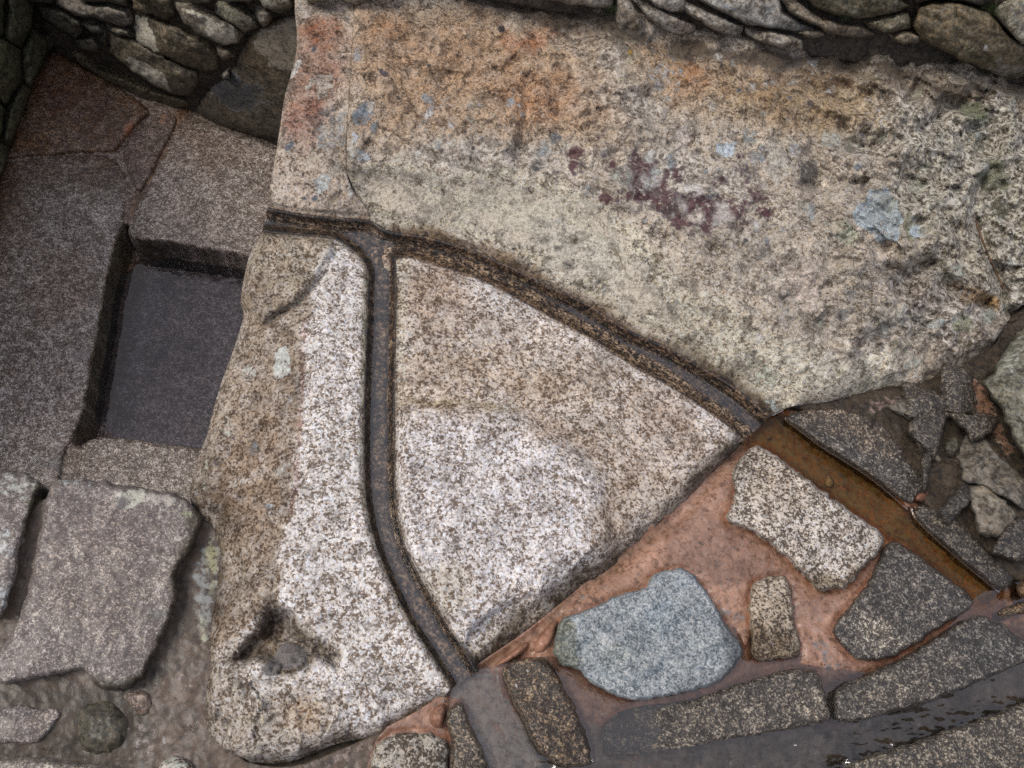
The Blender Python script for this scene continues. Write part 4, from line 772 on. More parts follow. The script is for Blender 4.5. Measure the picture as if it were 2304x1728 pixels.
# wide earth round the fountain, with the pit left open
pit = chaikin([(-600, -300), (660, -300), (760, 300), (700, 560), (600, 900), (540, 1200), (200, 1180), (-600, 1180)], 1)
pit_w = np.array([ground_pt(a, b, -.17)[:2] for a, b in pit])
g = np.linspace(-8, 8, 200); GX, GY = np.meshgrid(g, g); gc = (g[:-1] + g[1:]) / 2; GCX, GCY = np.meshgrid(gc, gc)
keep = ~inside(np.stack([GCX.ravel(), GCY.ravel()], 1), pit_w * 1.0).reshape(GCX.shape)
jj, ii = np.nonzero(keep); Wn = len(g)
ff = np.stack([jj * Wn + ii, jj * Wn + ii + 1, (jj + 1) * Wn + ii + 1, (jj + 1) * Wn + ii], 1)
us, inv = np.unique(ff.ravel(), return_inverse=True)
vx = GX.ravel()[us]; vy = GY.ravel()[us]
put('earth', np.stack([vx, vy, -.17 + fbm(vx * 300, vy * 300, 500, 4, 141) * .02], 1), inv.reshape(-1, 4), M['soil'], layers=(np.ones((len(vx), 4)), np.zeros((len(vx), 4)), np.zeros(len(vx))), kind='structure')

# ------------------------------------------------------------------ the sunken fountain floor
ZF = -.85
FLOORP = [(-260, 60), (120, 80), (430, 220), (760, 320), (760, 1250), (-260, 1250)]
basin_poly = np.array([(262, 515), (720, 590), (720, 1030), (175, 992)], float)
def fl_h(u, v, D):
    P = np.stack([u, v], 1); d = poly_dist(P, basin_poly)[0] * np.where(inside(P, basin_poly), 1, -1)
    return ZF - .018 - .20 * sstep(-14, 0, d) + fbm(u, v, 90, 5, 151) * .005
fountain_floor = patch('fountain_floor', FLOORP, M['floor'], fl_h, step=5, skirt=.05, rings=1, kind='structure', layers=[
    ('stain', ('all',), (.75, .66, .58), 1, 1, 0), ('stain', ('l', c1((1280, 560), (1130, 700), (980, 1000), (880, 1200), (810, 1330)), 14), (.75, .5, .28), 1, 8), ('stain', ('p', basin_poly), (2.0, 2.0, 2.1), 1, 6), ('stain', ('l', [(300, 620), (275, 720), (240, 900)], 30), (.5, .34, .18), .9, 14)])  # brown strip by the basin's left wall paints in that wall's reflection
def slab(z, H=.018, r=14, amp=.004, seed=1, tilt=(0, 0)):
    return lump(z - H, H, r, amp, 110, seed, tilt)
BROWN = (.42, .26, .13)
slab_group = 'slabs of the sunken floor'
S = lambda *a, **k: patch(*a, parent=fountain_floor, **k)
S('paving_slab', [(-240, 370), (0, 362), (90, 355), (200, 346), (253, 351), (275, 372), (289, 408), (289, 452), (282, 506), (268, 532), (246, 614), (230, 704), (215, 786), (205, 852), (193, 913), (180, 954), (164, 988), (144, 1026), (130, 1110), (110, 1200), (-240, 1200)], M['floor'], slab(ZF, .022, 16, .007, 161), step=4, jitter=3, skirt=.24, rings=3, undercut=4, label='long pale speckled slab beside the square basin', layers=[
    ('stain', ('p', [(-240, 340), (260, 340), (290, 400), (250, 420), (100, 450), (60, 540), (0, 620), (-240, 700)]), BROWN, 1, 60), ('stain', ('p', [(-240, 560), (20, 560), (0, 700), (-240, 800)]), (.6, .45, .3), .8, 50), ('stain', ('e', 160, 640, 90, 60, -60), (.85, .72, .62), .7, 50),
    ('stain', ('l', [(289, 452), (268, 532), (246, 614), (230, 704), (215, 786), (205, 852), (193, 913), (170, 985)], 5), (.18, .20, .08), 1, 6, 5), ('stain', ('l', c4((0, 950), (150, 930), (200, 900)), 5), (.6, .5, .42), .8, 7), ('patch', ('e', 180, 800, 26, 12, -15), (.24, .20, .19), .6, 6), ('stain', ('e', 60, 960, 160, 140, 0), (1.08, 1.08, 1.12), .8, 60),
    ('patch', ('e', 110, 1040, 60, 30, 0), (.22, .20, .20), .5, 14)])
S('paving_slab', [(-100, 360), (0, 345), (25, 330), (30, 255), (65, 195), (105, 112), (140, 120), (174, 145), (260, 190), (345, 250), (325, 262), (300, 290), (275, 318), (258, 343), (200, 340), (90, 350)], M['floor'], slab(ZF + .012, .02, 12, .006, 163), step=4, jitter=2, skirt=.08, label='brown stained slab in the fountain corner', layers=[
    ('stain', ('all',), (.56, .38, .22), 1, 1, 0), ('stain', ('e', 150, 220, 130, 60, 20), (.75, .52, .34), .9, 40), ('stain', ('e', 60, 320, 70, 30, 10), (.8, .6, .3), .8, 20), ('patch', ('p', c1((795, 740), (850, 725), (840, 800), (780, 880), (745, 880))), (.34, .13, .06), .62, 5)])
S('paving_slab', c1((960, 745), (1030, 700), (1100, 720), (1090, 790), (1000, 960), (895, 1175), (860, 1200), (820, 1130), (770, 1000), (770, 900), (830, 820)), M['floor'], slab(ZF, .012, 9, .003, 165), step=4, jitter=1.5, skirt=.06, label='small triangular slab between three larger slabs', layers=[
    ('stain', ('all',), (.62, .50, .45), 1, 1, 0), ('patch', ('e', 368, 266, 16, 16, 20), (.34, .14, .06), .55, 6), ('patch', ('e', 262, 345, 14, 9, 50), (.34, .14, .06), .5, 6)])
S('paving_slab', [(405, 262), (440, 270), (545, 303), (620, 330), (720, 360), (720, 640), (640, 600), (557, 578), (470, 564), (380, 547), (292, 538), (286, 520), (300, 478), (322, 440), (355, 370), (383, 318)], M['floor'], slab(ZF, .022, 13, .005, 167), step=4, jitter=2.5, skirt=.24, rings=3, undercut=-2, label='speckled slab behind the square basin', layers=[
    ('stain', ('l', [(300, 520), (400, 545), (560, 575)], 10), (.75, .70, .70), .8, 12), ('stain', ('e', 420, 285, 60, 20, 20), (.62, .50, .44), .9, 16), ('stain', ('e', 430, 330, 120, 40, 15), (.82, .72, .66), .8, 30), ('stain', ('l', [(292, 538), (380, 548), (470, 566), (620, 596)], 3), (.14, .135, .09), 1, 4)])
S('paving_slab', [(183, 985), (287, 985), (369, 999), (455, 1010), (720, 1040), (720, 1260), (172, 1260), (176, 1065)], M['floor'], slab(ZF, .02, 10, .005, 169), step=4, jitter=2, skirt=.24, rings=3, label='grey slab in front of the square basin')
# the basin holds still water; rain drops ring it
patch('basin_water', [(215, 560), (740, 600), (740, 1060), (150, 1010)], BASIN, lambda u, v, D: ZF - .135 + ring(u, v, 317, 749, 17, 9, .0022) + ring(u, v, 328, 835, 15, 8, .0020) + ring(u, v, 350, 698, 5, 5, .0006) + fbm(u, v, 50, 3, 171) * .00025 + fbm(u, v, 16, 3, 172) * .0014 * sstep(690, 640, v) * sstep(330, 380, u), step=4, skirt=0, kind='structure')

# ------------------------------------------------------------------ dry stone walls of the fountain pit
BACK = wall_plane((174, 145), (560, 300), ZF, 6)
def wall_core(name, plane, pts, mat, depth, **kw):
    return patch(name, pts, mat, lambda u, v, D: -.02 + fbm(u, v, 60, 4, 181) * .012, plane=plane, step=9, skirt=depth, rings=1, **kw)
def wall_stone(pts, parent, plane, mat, H=.05, r=24, amp=.012, seed=0, tilt=(0, 0), layers=(), step=4, **kw):
    return patch('stone', pts, mat, lump(.0, H, r * .34, amp, 55, seed, tilt, .5, facet=.026, conv=1.1), plane=plane, step=step, jitter=4, jsize=26, skirt=.06, rings=1, parent=parent, layers=layers, smooth_n=0, **kw)
DRY = (.50, .46, .37)
back_wall = empty('fountain_back_wall', ground_pt(300, 210, ZF), 'rough wall of stacked damp stones behind the sunken fountain floor', 'wall')
wall_core('mortar', BACK, [(-420, -60), (60, 120), (174, 150), (420, 250), (700, 370), (760, 200), (760, -160), (-420, -260)], M['soil'], .4, parent=back_wall)
for pts, mat, H, seed, lay in [
    (c1((440, 330), (620, 430), (800, 500), (960, 570), (1160, 620), (1175, 660), (1000, 695), (820, 600), (640, 500), (500, 410)), 'mossy', .03, 1, [('stain', ('all',), (1.1, .95, .7), 1, 1, 0)]),
    (c1((670, 200), (840, 250), (1000, 330), (1230, 450), (1240, 520), (1190, 605), (1080, 590), (940, 520), (780, 420), (680, 330)), 'mossy', .06, 2, [('stain', ('all',), (1.5, 1.4, 1.3), 1, 1, 0), ('patch', ('p', c1((770, 360), (900, 380), (1010, 450), (1050, 540), (1060, 590), (940, 530), (800, 430))), DRY, .8, 7)]),
    (c1((850, 80), (920, 100), (1100, 170), (1260, 260), (1365, 350), (1350, 430), (1260, 450), (1080, 390), (920, 310), (850, 270), (830, 170)), 'mossy', .07, 3, [('stain', ('all',), (1.5, 1.35, 1.2), 1, 1, 0), ('patch', ('p', c1((840, 80), (920, 110), (950, 200), (1000, 330), (900, 300), (835, 250))), DRY, .8, 7), ('patch', ('l', c1((1000, 130), (1180, 220), (1300, 310)), 3), (.30, .27, .2), .5, 5)]),
    (c1((1080, 20), (1200, 50), (1300, 85), (1450, 150), (1530, 210), (1500, 275), (1400, 290), (1270, 230), (1140, 150)), 'schist', .07, 4, [('stain', ('all',), (.6, .55, .46), .8, 1, 0), ('patch', ('p', c1((1120, 50), (1300, 90), (1460, 170), (1480, 260), (1380, 280), (1270, 230), (1290, 160))), DRY, .75, 8)]),
    (c1((330, -20), (500, 20), (680, 40), (790, 70), (825, 150), (760, 175), (600, 120), (470, 100), (360, 40)), 'schist', .06, 5, [('stain', ('all',), (.75, .72, .66), .9, 1, 0)]),
    (c1((820, -20), (1060, -20), (1090, 90), (1050, 140), (930, 100), (830, 60)), 'mossy', .05, 6, [('stain', ('all',), (1.3, 1.15, .9), 1, 1, 0)]),
    (c1((1340, 20), (1500, 45), (1600, 130), (1610, 170), (1510, 200), (1420, 150), (1340, 90)), 'schist', .07, 7, [('stain', ('all',), (.72, .74, .60), .9, 1, 0)]),
    (c1((1590, 50), (1700, 80), (1685, 140), (1640, 172), (1595, 110)), 'schist', .06, 8, [('stain', ('all',), (.8, .75, .65), .9, 1, 0)]),
    (c1((1590, -40), (1800, -60), (1830, 40), (1760, 85), (1640, 60)), 'schist', .09, 9, [('stain', ('all',), (.9, .9, .78), .9, 1, 0)]),
    (c1((220, 30), (350, 60), (500, 130), (520, 190), (480, 260), (350, 180), (260, 110)), 'mossy', .05, 10, []),
    (c1((490, 140), (620, 155), (650, 205), (560, 215)), 'schist', .04, 11, [('stain', ('all',), (.5, .52, .5), 1, 1, 0)]),
    (c1((450, 250), (580, 230), (640, 300), (620, 345), (500, 310)), 'mossy', .04, 12, []),
    (c1((650, 150), (800, 185), (845, 250), (760, 225), (665, 195)), 'schist', .05, 13, [('stain', ('all',), (.6, .58, .5), 1, 1, 0)]),
    (c1((1340, 290), (1440, 305), (1462, 350), (1395, 382), (1350, 345)), 'schist', .06, 14, [('stain', ('all',), (.7, .62, .5), .9, 1, 0)]),
    (c1((1370, 470), (1420, 430), (1435, 490), (1390, 502)), 'schist', .05, 15, []),
    (c1((140, 250), (300, 220), (325, 300), (240, 400), (160, 350)), 'mossy', .04, 16, []),
    (c1((150, 160), (220, 165), (232, 232), (160, 240)), 'mossy', .04, 17, []),
    (c1((780, -40), (980, -40), (975, 20), (880, 25)), 'schist', .08, 18, [('stain', ('all',), (.7, .78, .5), 1, 1, 0)]),
    (c1((1120, -30), (1300, -30), (1320, 18), (1230, 32)), 'schist', .08, 19, [('stain', ('all',), (.7, .68, .6), 1, 1, 0)]),
    (c1((1330, -60), (1560, -60), (1570, 20), (1400, 15)), 'schist', .09, 20, [('stain', ('all',), (.8, .78, .66), 1, 1, 0)]),
    (c1((640, 210), (668, 240), (670, 300), (615, 240)), 'mossy', .04, 21, []),
    (c1((40, -60), (320, -60), (330, 30), (200, 20), (60, 10)), 'mossy', .05, 22, []),
    (c1((400, -90), (800, -90), (790, 40), (680, 25), (500, 5)), 'mossy', .05, 23, [])]:
    wall_stone(pts, back_wall, BACK, M[mat], H, seed=seed, layers=lay)
patch('foundation_block', c1((1215, 690), (1240, 620), (1310, 540), (1420, 470), (1480, 330), (1560, 200), (1700, 120), (1850, 90), (1990, 90), (1990, 900), (1700, 880), (1550, 845), (1400, 800), (1280, 755)), M['mossy'], lump(-.02, .045, 26, .006, 120, 31, conv=.2), plane=BACK, step=4, jitter=2, skirt=.1, rings=1, parent=back_wall, label='smooth dark block with a dry beige patch', layers=[
    ('stain', ('all',), (1.05, .98, .95), 1, 1, 0), ('patch', ('p', c1((1560, 210), (1700, 140), (1900, 90), (1900, 430), (1750, 430), (1680, 400), (1600, 320))), (.32, .28, .21), .7, 12), ('stain', ('e', 600, 120, 60, 60, 0), (1.5, 1.35, 1.1), .8, 40), ('patch', ('e', 530, 215, 70, 45, 20), (.045, .048, .055), .62, 16)])
LEFTP = wall_plane((118, 118), (2, 400), ZF, 3)
left_wall = empty('fountain_side_wall', ground_pt(20, 300, ZF), 'dark mossy stone wall along the left of the sunken floor', 'wall')
wall_core('mortar', LEFTP, [(120, 120), (60, 250), (2, 400), (-60, 560), (-900, 760), (-900, -260), (100, -200)], M['soil'], .4, parent=left_wall)
for i, pts in enumerate([[(72, 60), (112, 80), (108, 120), (70, 200), (52, 190), (50, 110)], [(50, 190), (72, 200), (50, 270), (22, 330), (6, 320), (20, 240)], [(5, 320), (22, 335), (4, 400), (-40, 480), (-90, 420), (-40, 340)], [(20, -60), (85, -60), (74, 60), (48, 110), (10, 90)],
        [(-40, 60), (10, 90), (50, 110), (48, 190), (16, 240), (-40, 200)], [(-120, 180), (-40, 205), (14, 245), (2, 320), (-50, 340), (-120, 300)], [(-90, -80), (18, -60), (8, 88), (-44, 58), (-100, 20)], [(-240, 40), (-100, 30), (-45, 70), (-45, 200), (-130, 180), (-240, 150)]]):
    wall_stone(pts, left_wall, LEFTP, M['mossy'], .06, 20, .014, 200 + i, layers=[('stain', ('all',), (.75, .85, .55), 1, 1, 0), ('patch', ('e', 5, 230, 10, 30, 20), (.14, .16, .11), .4, 8)])
# ------------------------------------------------------------------ dry stone wall standing on the boulder
UPW = wall_plane((1380, 62), (2300, 205), .185, 20)
upper_wall = empty('upper_stone_wall', ground_pt(1800, 130, .185), 'dry stone wall of flat grey schist standing on the big boulder', 'wall')
wall_core('mortar', UPW, [(640, -40), (900, -40), (1380, 52), (1700, 108), (2060, 160), (2330, 196), (2600, 220), (2600, -330), (640, -330)], M['soil'], .5, parent=upper_wall)
GR = (.42, .41, .38)
for pts, mat, H, seed, lay in [
    (c3((190, -30), (260, 0), (320, 80), (358, 130), (340, 190), (260, 222), (215, 190), (188, 110)), 'schist_dry', .08, 1, [('stain', ('e', 1425, 60, 22, 40, -10), (.7, .62, .5), .8, 14)]),
    (c3((262, -10), (400, 40), (500, 90), (592, 130), (572, 165), (510, 182), (420, 150), (338, 90)), 'schist_dry', .07, 2, [('stain', ('e', 1560, 60, 30, 20, 20), (.8, .7, .64), .7, 12)]),
    (c3((300, -60), (520, -60), (545, 60), (470, 62), (380, 30)), 'schist_dry', .06, 3, []),
    (c3((480, 8), (600, 40), (720, 90), (832, 130), (800, 182), (760, 192), (640, 130), (540, 70)), 'schist_dry', .08, 4, []),
    (c3((530, -40), (990, -40), (1020, 60), (1100, 112), (1185, 150), (1100, 162), (950, 140), (830, 120), (700, 60)), 'schist_dry', .07, 5, [('stain', ('all',), (.95, 1.0, 1.04), 1, 1, 0), ('patch', ('e', 1720, 50, 40, 20, 20), GR, .5, 12), ('patch', ('e', 1640, 15, 40, 14, 20), (.24, .26, .29), .5, 12)]),
    (c3((830, 132), (950, 150), (1050, 175), (1122, 200), (1112, 262), (1080, 277), (1000, 245), (900, 210), (822, 170)), 'schist_dry', .09, 6, [('stain', ('all',), (1.02, .99, .95), 1, 1, 0)]),
    (c3((985, -40), (1060, -20), (1180, 75), (1300, 118), (1420, 130), (1475, 170), (1390, 192), (1260, 170), (1150, 120), (1040, 60)), 'schist_dry', .07, 7, [('stain', ('p', c3((1150, 60), (1480, 120), (1480, 200), (1300, 190))), (.5, .44, .34), .9, 14), ('stain', ('all',), (.9, .85, .76), 1, 1, 0)]),
    (c3((1070, -60), (1500, -60), (1660, 30), (1600, 62), (1440, 100), (1300, 90), (1150, 30)), 'mossy', .07, 8, [('stain', ('all',), (1.2, 1.15, .95), 1, 1, 0), ('patch', ('e', 1925, 30, 22, 12, 0), (.06, .10, .02), .5, 8)]),
    (c3((1425, 115), (1550, 70), (1640, 62), (1652, 140), (1550, 162), (1440, 142)), 'schist_dry', .06, 9, [('stain', ('all',), (.62, .6, .46), 1, 1, 0)]),
    (c3((1548, 182), (1640, 158), (1702, 178), (1692, 212), (1620, 228), (1568, 206)), 'schist_dry', .07, 10, [('stain', ('all',), (.8, .74, .6), 1, 1, 0)]),
    (c3((1690, 40), (1760, 5), (1900, 10), (2040, 60), (2110, 140), (2260, 260), (2260, 370), (2140, 402), (2060, 370), (1900, 300), (1780, 240), (1692, 190), (1660, 130)), 'mossy', .12, 11, [('stain', ('all',), (1.7, 1.5, 1.2), 1, 1, 0), ('patch', ('e', 2180, 108, 16, 10, 20), (.30, .28, .12), .55, 6), ('patch', ('e', 2218, 108, 7, 8, 0), (.4, .4, .38), .6, 3), ('patch', ('p', c3((1990, 330), (2100, 290), (2212, 330), (2212, 380), (2130, 400))), (.28, .25, .20), .55, 10), ('patch', ('e', 2160, 140, 8, 5, 0), (.28, .26, .10), .5, 4)]),
    (c3((2078, 80), (2110, 15), (2290, -40), (2290, 260), (2212, 235), (2150, 180)), 'schist_dry', .14, 12, [('stain', ('all',), (.9, .92, .82), 1, 1, 0)]),
    (c3((1050, 158), (1200, 150), (1222, 175), (1150, 187)), 'schist_dry', .05, 13, [('stain', ('all',), (.7, .66, .58), 1, 1, 0)]),
    (c3((1640, -60), (2080, -60), (2080, 20), (2030, 40), (1900, 8), (1760, 0), (1680, 25)), 'mossy', .08, 14, [('patch', ('e', 2232, 28, 18, 16, 0), (.05, .11, .015), .6, 7)]),
    ([(1200, -50), (1385, -50), (1378, 20), (1290, 12), (1215, -4)], 'schist_dry', .07, 15, []),
    ([(665, -60), (748, -60), (742, 4), (690, 12)], 'schist_dry', .07, 16, [('stain', ('all',), (.8, .8, .66), 1, 1, 0)]),
    ([(750, -70), (880, -70), (838, 2), (802, 14), (770, 5)], 'schist_dry', .07, 17, [('stain', ('all',), (.8, .8, .7), 1, 1, 0)]),
    (c3((2200, 250), (2300, 250), (2420, 330), (2420, 440), (2300, 420), (2220, 390)), 'mossy', .10, 18, [('stain', ('all',), (1.5, 1.3, 1.1), 1, 1, 0)])]:
    wall_stone(pts, upper_wall, UPW, M[mat], H, seed=300 + seed, layers=lay, r=22)
# courses above the frame, so that the wall has its height
rr = np.random.RandomState(4)
for row in range(2):
    u0 = 640
    while u0 < 2600:
        w_ = rr.uniform(150, 330); y = -75 - row * 62 + (u0 - 1400) * .10
        if y < -55 - row * 62 + 40:
            wall_stone([(u0, y - 52), (u0 + w_ * .5, y - 58), (u0 + w_ - 8, y - 50), (u0 + w_ - 6, y - 8), (u0 + w_ * .5, y - 2), (u0 + 4, y - 6)], upper_wall, UPW, M['schist_dry' if rr.rand() < .6 else 'mossy'], rr.uniform(.05, .09), seed=rr.randint(999), step=9)
        u0 += w_

# ------------------------------------------------------------------ stones bedded in the clay
G1 = 'stones edging the brown channel'
patch('edging_stone', BEDDED[0], M['darkpaver'], lump(-.050, .05, 9, .006, 60, 401, facet=.012), jitter=3, jsize=15, smooth_n=1, skirt=.06, rings=1, label='large wet dark stone edging the brown channel under the boulder', cat='stone', group=G1, layers=[('stain', ('p', c9((600, 40), (900, 55), (1080, 260), (1020, 300), (800, 150))), (1.5, 1.3, 1.05), .9, 24), ('stain', ('l', c9((545, 100), (700, 210), (900, 332), (1080, 470)), 10), (.6, .5, .35), .9, 8)])
patch('edging_stone', BEDDED[1], M['darkpaver'], lump(-.052, .045, 9, .006, 60, 402, facet=.01), jitter=3, jsize=15, smooth_n=1, skirt=.06, rings=1, label='wet dark stone edging the lower brown channel, nearest the right border', cat='stone', group=G1, layers=[('stain', ('all',), (.8, .76, .7), 1, 1, 0)])
patch('paving_stone', BEDDED[2], M['paver'], lump(-.042, .057, 8, .007, 50, 403, facet=.016), jitter=4.5, jsize=15, smooth_n=1, skirt=.05, rings=1, label='bright speckled angular stone beside the brown channel', cat='stone', layers=[
    ('stain', ('p', c9((600, 760), (660, 780), (820, 780), (970, 660), (1000, 640), (880, 780), (820, 860), (660, 870))), (.45, .38, .28), .9, 12), ('stain', ('p', c9((650, 560), (960, 600), (900, 720), (800, 780), (680, 760))), (1.25, 1.27, 1.3), .9, 40), ('stain', ('e', 1730, 1080, 90, 70, 40), (.92, .86, .78), .8, 40)])  # lower-right side has its shade put into the colour
patch('paving_stone', BEDDED[3], M['darkpaver'], lump(-.042, .047, 9, .006, 60, 404, facet=.010), jitter=3.5, jsize=14, smooth_n=1, skirt=.05, rings=1, label='dark wet stone with a pale worn corner, below the bright speckled one', cat='stone', layers=[('stain', ('p', c9((800, 960), (880, 950), (1060, 1060), (1080, 1110), (960, 1140), (820, 1060))), (2.2, 2.2, 2.1), .9, 18), ('stain', ('l', c9((850, 950), (960, 1010), (1050, 1080)), 8), (1.5, 1.5, 1.5), .8, 12), ('patch', ('e', 1960, 1260, 20, 30, -30), (.12, .08, .04), .4, 10)])
patch('paving_stone', BEDDED[4], M['paver'], lump(-.044, .054, 7, .006, 40, 405, facet=.016), jitter=3.5, jsize=14, smooth_n=1, skirt=.05, rings=1, label='small upright block-shaped stone set in orange clay', cat='stone', layers=[('stain', ('all',), (.78, .70, .58), 1, 1, 0), ('stain', ('p', c9((370, 1010), (600, 1020), (620, 1180), (370, 1200))), (.48, .43, .36), .95, 24), ('patch', ('e', 1720, 1330, 20, 9, 30), (.08, .06, .04), .4, 8)])
patch('paving_stone', BEDDED[5], M['blue'], lump(-.046, .075, 5, .004, 60, 406, facet=.020, conv=.22), jitter=3, jsize=14, smooth_n=1, skirt=.05, rings=1, undercut=4, label='blue-grey flat-topped stone standing highest in the orange clay', cat='stone', layers=[
    ('stain', ('p', [(1235, 1385), (1290, 1385), (1305, 1440), (1310, 1500), (1280, 1510), (1235, 1470)]), (.50, .48, .36), .95, 10), ('stain', ('p', [(1610, 1360), (1680, 1460), (1650, 1520), (1600, 1545), (1640, 1480)]), (.42, .42, .42), .95, 14), ('stain', ('e', 1380, 1480, 60, 40, 0), (1.12, 1.1, 1.02), .8, 30), ('stain', ('e', 1560, 1340, 60, 60, 0), (1.05, 1.05, 1.05), .7, 30), ('stain', ('e', 1500, 1400, 40, 50, 30), (.82, .88, .94), .7, 30)] + [('stain', ('l', [(x0, y0), (x0 + 70, y0 - 60), (x0 + 120, y0 - 90)], 4), cc, .8, 8, 8) for x0, y0, cc in ((1290, 1470, (.62, .68, .74)), (1340, 1520, (.6, .66, .72)), (1400, 1470, (1.2, 1.2, 1.15)), (1430, 1540, (.62, .68, .74)), (1500, 1480, (1.18, 1.18, 1.15)), (1540, 1520, (.62, .68, .72)), (1460, 1380, (.7, .76, .82)), (1330, 1430, (1.2, 1.2, 1.16)))])  # right face darkened in colour, as it turns from the light
patch('paving_stone', BEDDED[6], M['darkpaver'], lump(-.052, .022, 14, .006, 90, 407, tilt=(1.0, -.2), conv=.1), jitter=3, jsize=14, smooth_n=1, skirt=.05, rings=1, label='half drowned stone between the orange clay and the rippling stream', cat='stone', layers=[('stain', ('all',), (1.25, 1.2, 1.1), 1, 1, 0), ('stain', ('e', 1830, 1590, 50, 30, -20), (1.5, 1.5, 1.5), .8, 20), ('patch', ('l', c9((490, 1290), (560, 1310), (600, 1300)), 5), (.07, .05, .03), .5, 8)])
patch('edging_stone', BEDDED[7], M['darkpaver'], lump(-.048, .05, 10, .006, 70, 408, facet=.010), jitter=3.5, jsize=16, smooth_n=1, skirt=.08, rings=1, label='long wet dark stone edging the rippling stream', cat='stone', layers=[('stain', ('p', c9((780, 1300), (1100, 1150), (1300, 1180), (1200, 1320), (900, 1430))), (1.35, 1.32, 1.2), .8, 30), ('stain', ('p', c9((1380, 980), (1600, 1080), (1600, 1190), (1400, 1200))), (.8, .85, .9), .8, 30)])
patch('kerb_rock', BEDDED[8], M['darkpaver'], lump(-.05, .055, 14, .008, 120, 409, facet=.012), jitter=3.5, jsize=16, smooth_n=1, skirt=.08, rings=1, label='dark damp rock across the stream in the bottom right corner', cat='rock', layers=[('stain', ('all',), (1.35, 1.3, 1.15), 1, 1, 0)])
patch('paving_stone', BEDDED[9], M['darkpaver'], lump(-.075, .045, 12, .004, 40, 410), jitter=2, skirt=.05, rings=1, label='small brown wet stone where the brown channel spills into the stream', cat='stone', layers=[('stain', ('all',), (1.3, .9, .5), 1, 1, 0)])
patch('paving_stone', BEDDED[10], M['darkpaver'], lump(-.05, .062, 12, .006, 50, 411, facet=.012), jitter=3.5, jsize=14, smooth_n=1, skirt=.05, rings=1, label='oblong dark brown wet stone standing in the pool', cat='stone', layers=[('stain', ('all',), (1.1, .85, .58), 1, 1, 0), ('patch', ('e', 1188, 1510, 4, 4, 0), (.6, .6, .6), .9, 1), ('patch', ('e', 1162, 1543, 4, 4, 0), (.55, .55, .55), .9, 1)])
patch('paving_stone', BEDDED[11], M['darkpaver'], lump(-.05, .045, 12, .006, 60, 412), jitter=3, skirt=.06, rings=1, label='narrow dark stone left of the pool below the carved boulder', cat='stone', layers=[('stain', ('all',), (1.1, .95, .75), 1, 1, 0)])
patch('paving_stone', BEDDED[12], M['paver'], lump(-.085, .04, 12, .010, 80, 413, facet=.014), jitter=4, skirt=.06, rings=1, label='knobbly grey granite stone under the lower end of the carved boulder', cat='stone', layers=[('stain', ('all',), (.72, .72, .68), 1, 1, 0), ('stain', ('p', c8((700, 1440), (830, 1500), (830, 1700), (740, 1650))), (.55, .58, .66), .9, 20)])
# clay lumps wedged in the gaps
CL = 'orange clay lumps wedged at the foot of the carved boulder'
for pts, lab in [(c8((1095, 1035), (1160, 985), (1240, 920), (1300, 900), (1305, 940), (1240, 1000), (1150, 1050), (1090, 1060)), 'long orange clay lump under the tip of the carved wedge'),
                 (c8((1310, 955), (1350, 870), (1410, 800), (1465, 775), (1470, 830), (1430, 930), (1380, 990), (1325, 985)), 'orange clay lump between the wedge and the blue-grey stone'),
                 (c8((690, 1340), (740, 1290), (795, 1255), (810, 1300), (795, 1380), (790, 1440), (720, 1420), (695, 1390)), 'orange clay lump left of the pool under the carved boulder')]:
    patch('clay_lump', pts, M['clay'], lump(-.075, .045, 12, .005, 40, hash(lab) % 7 + 500 if False else len(lab) + 500), step=3.5, jitter=2, skirt=.04, rings=1, label=lab, cat='clay lump', group=CL, layers=[('stain', ('all',), (.85, .72, .62), 1, 1, 0)])

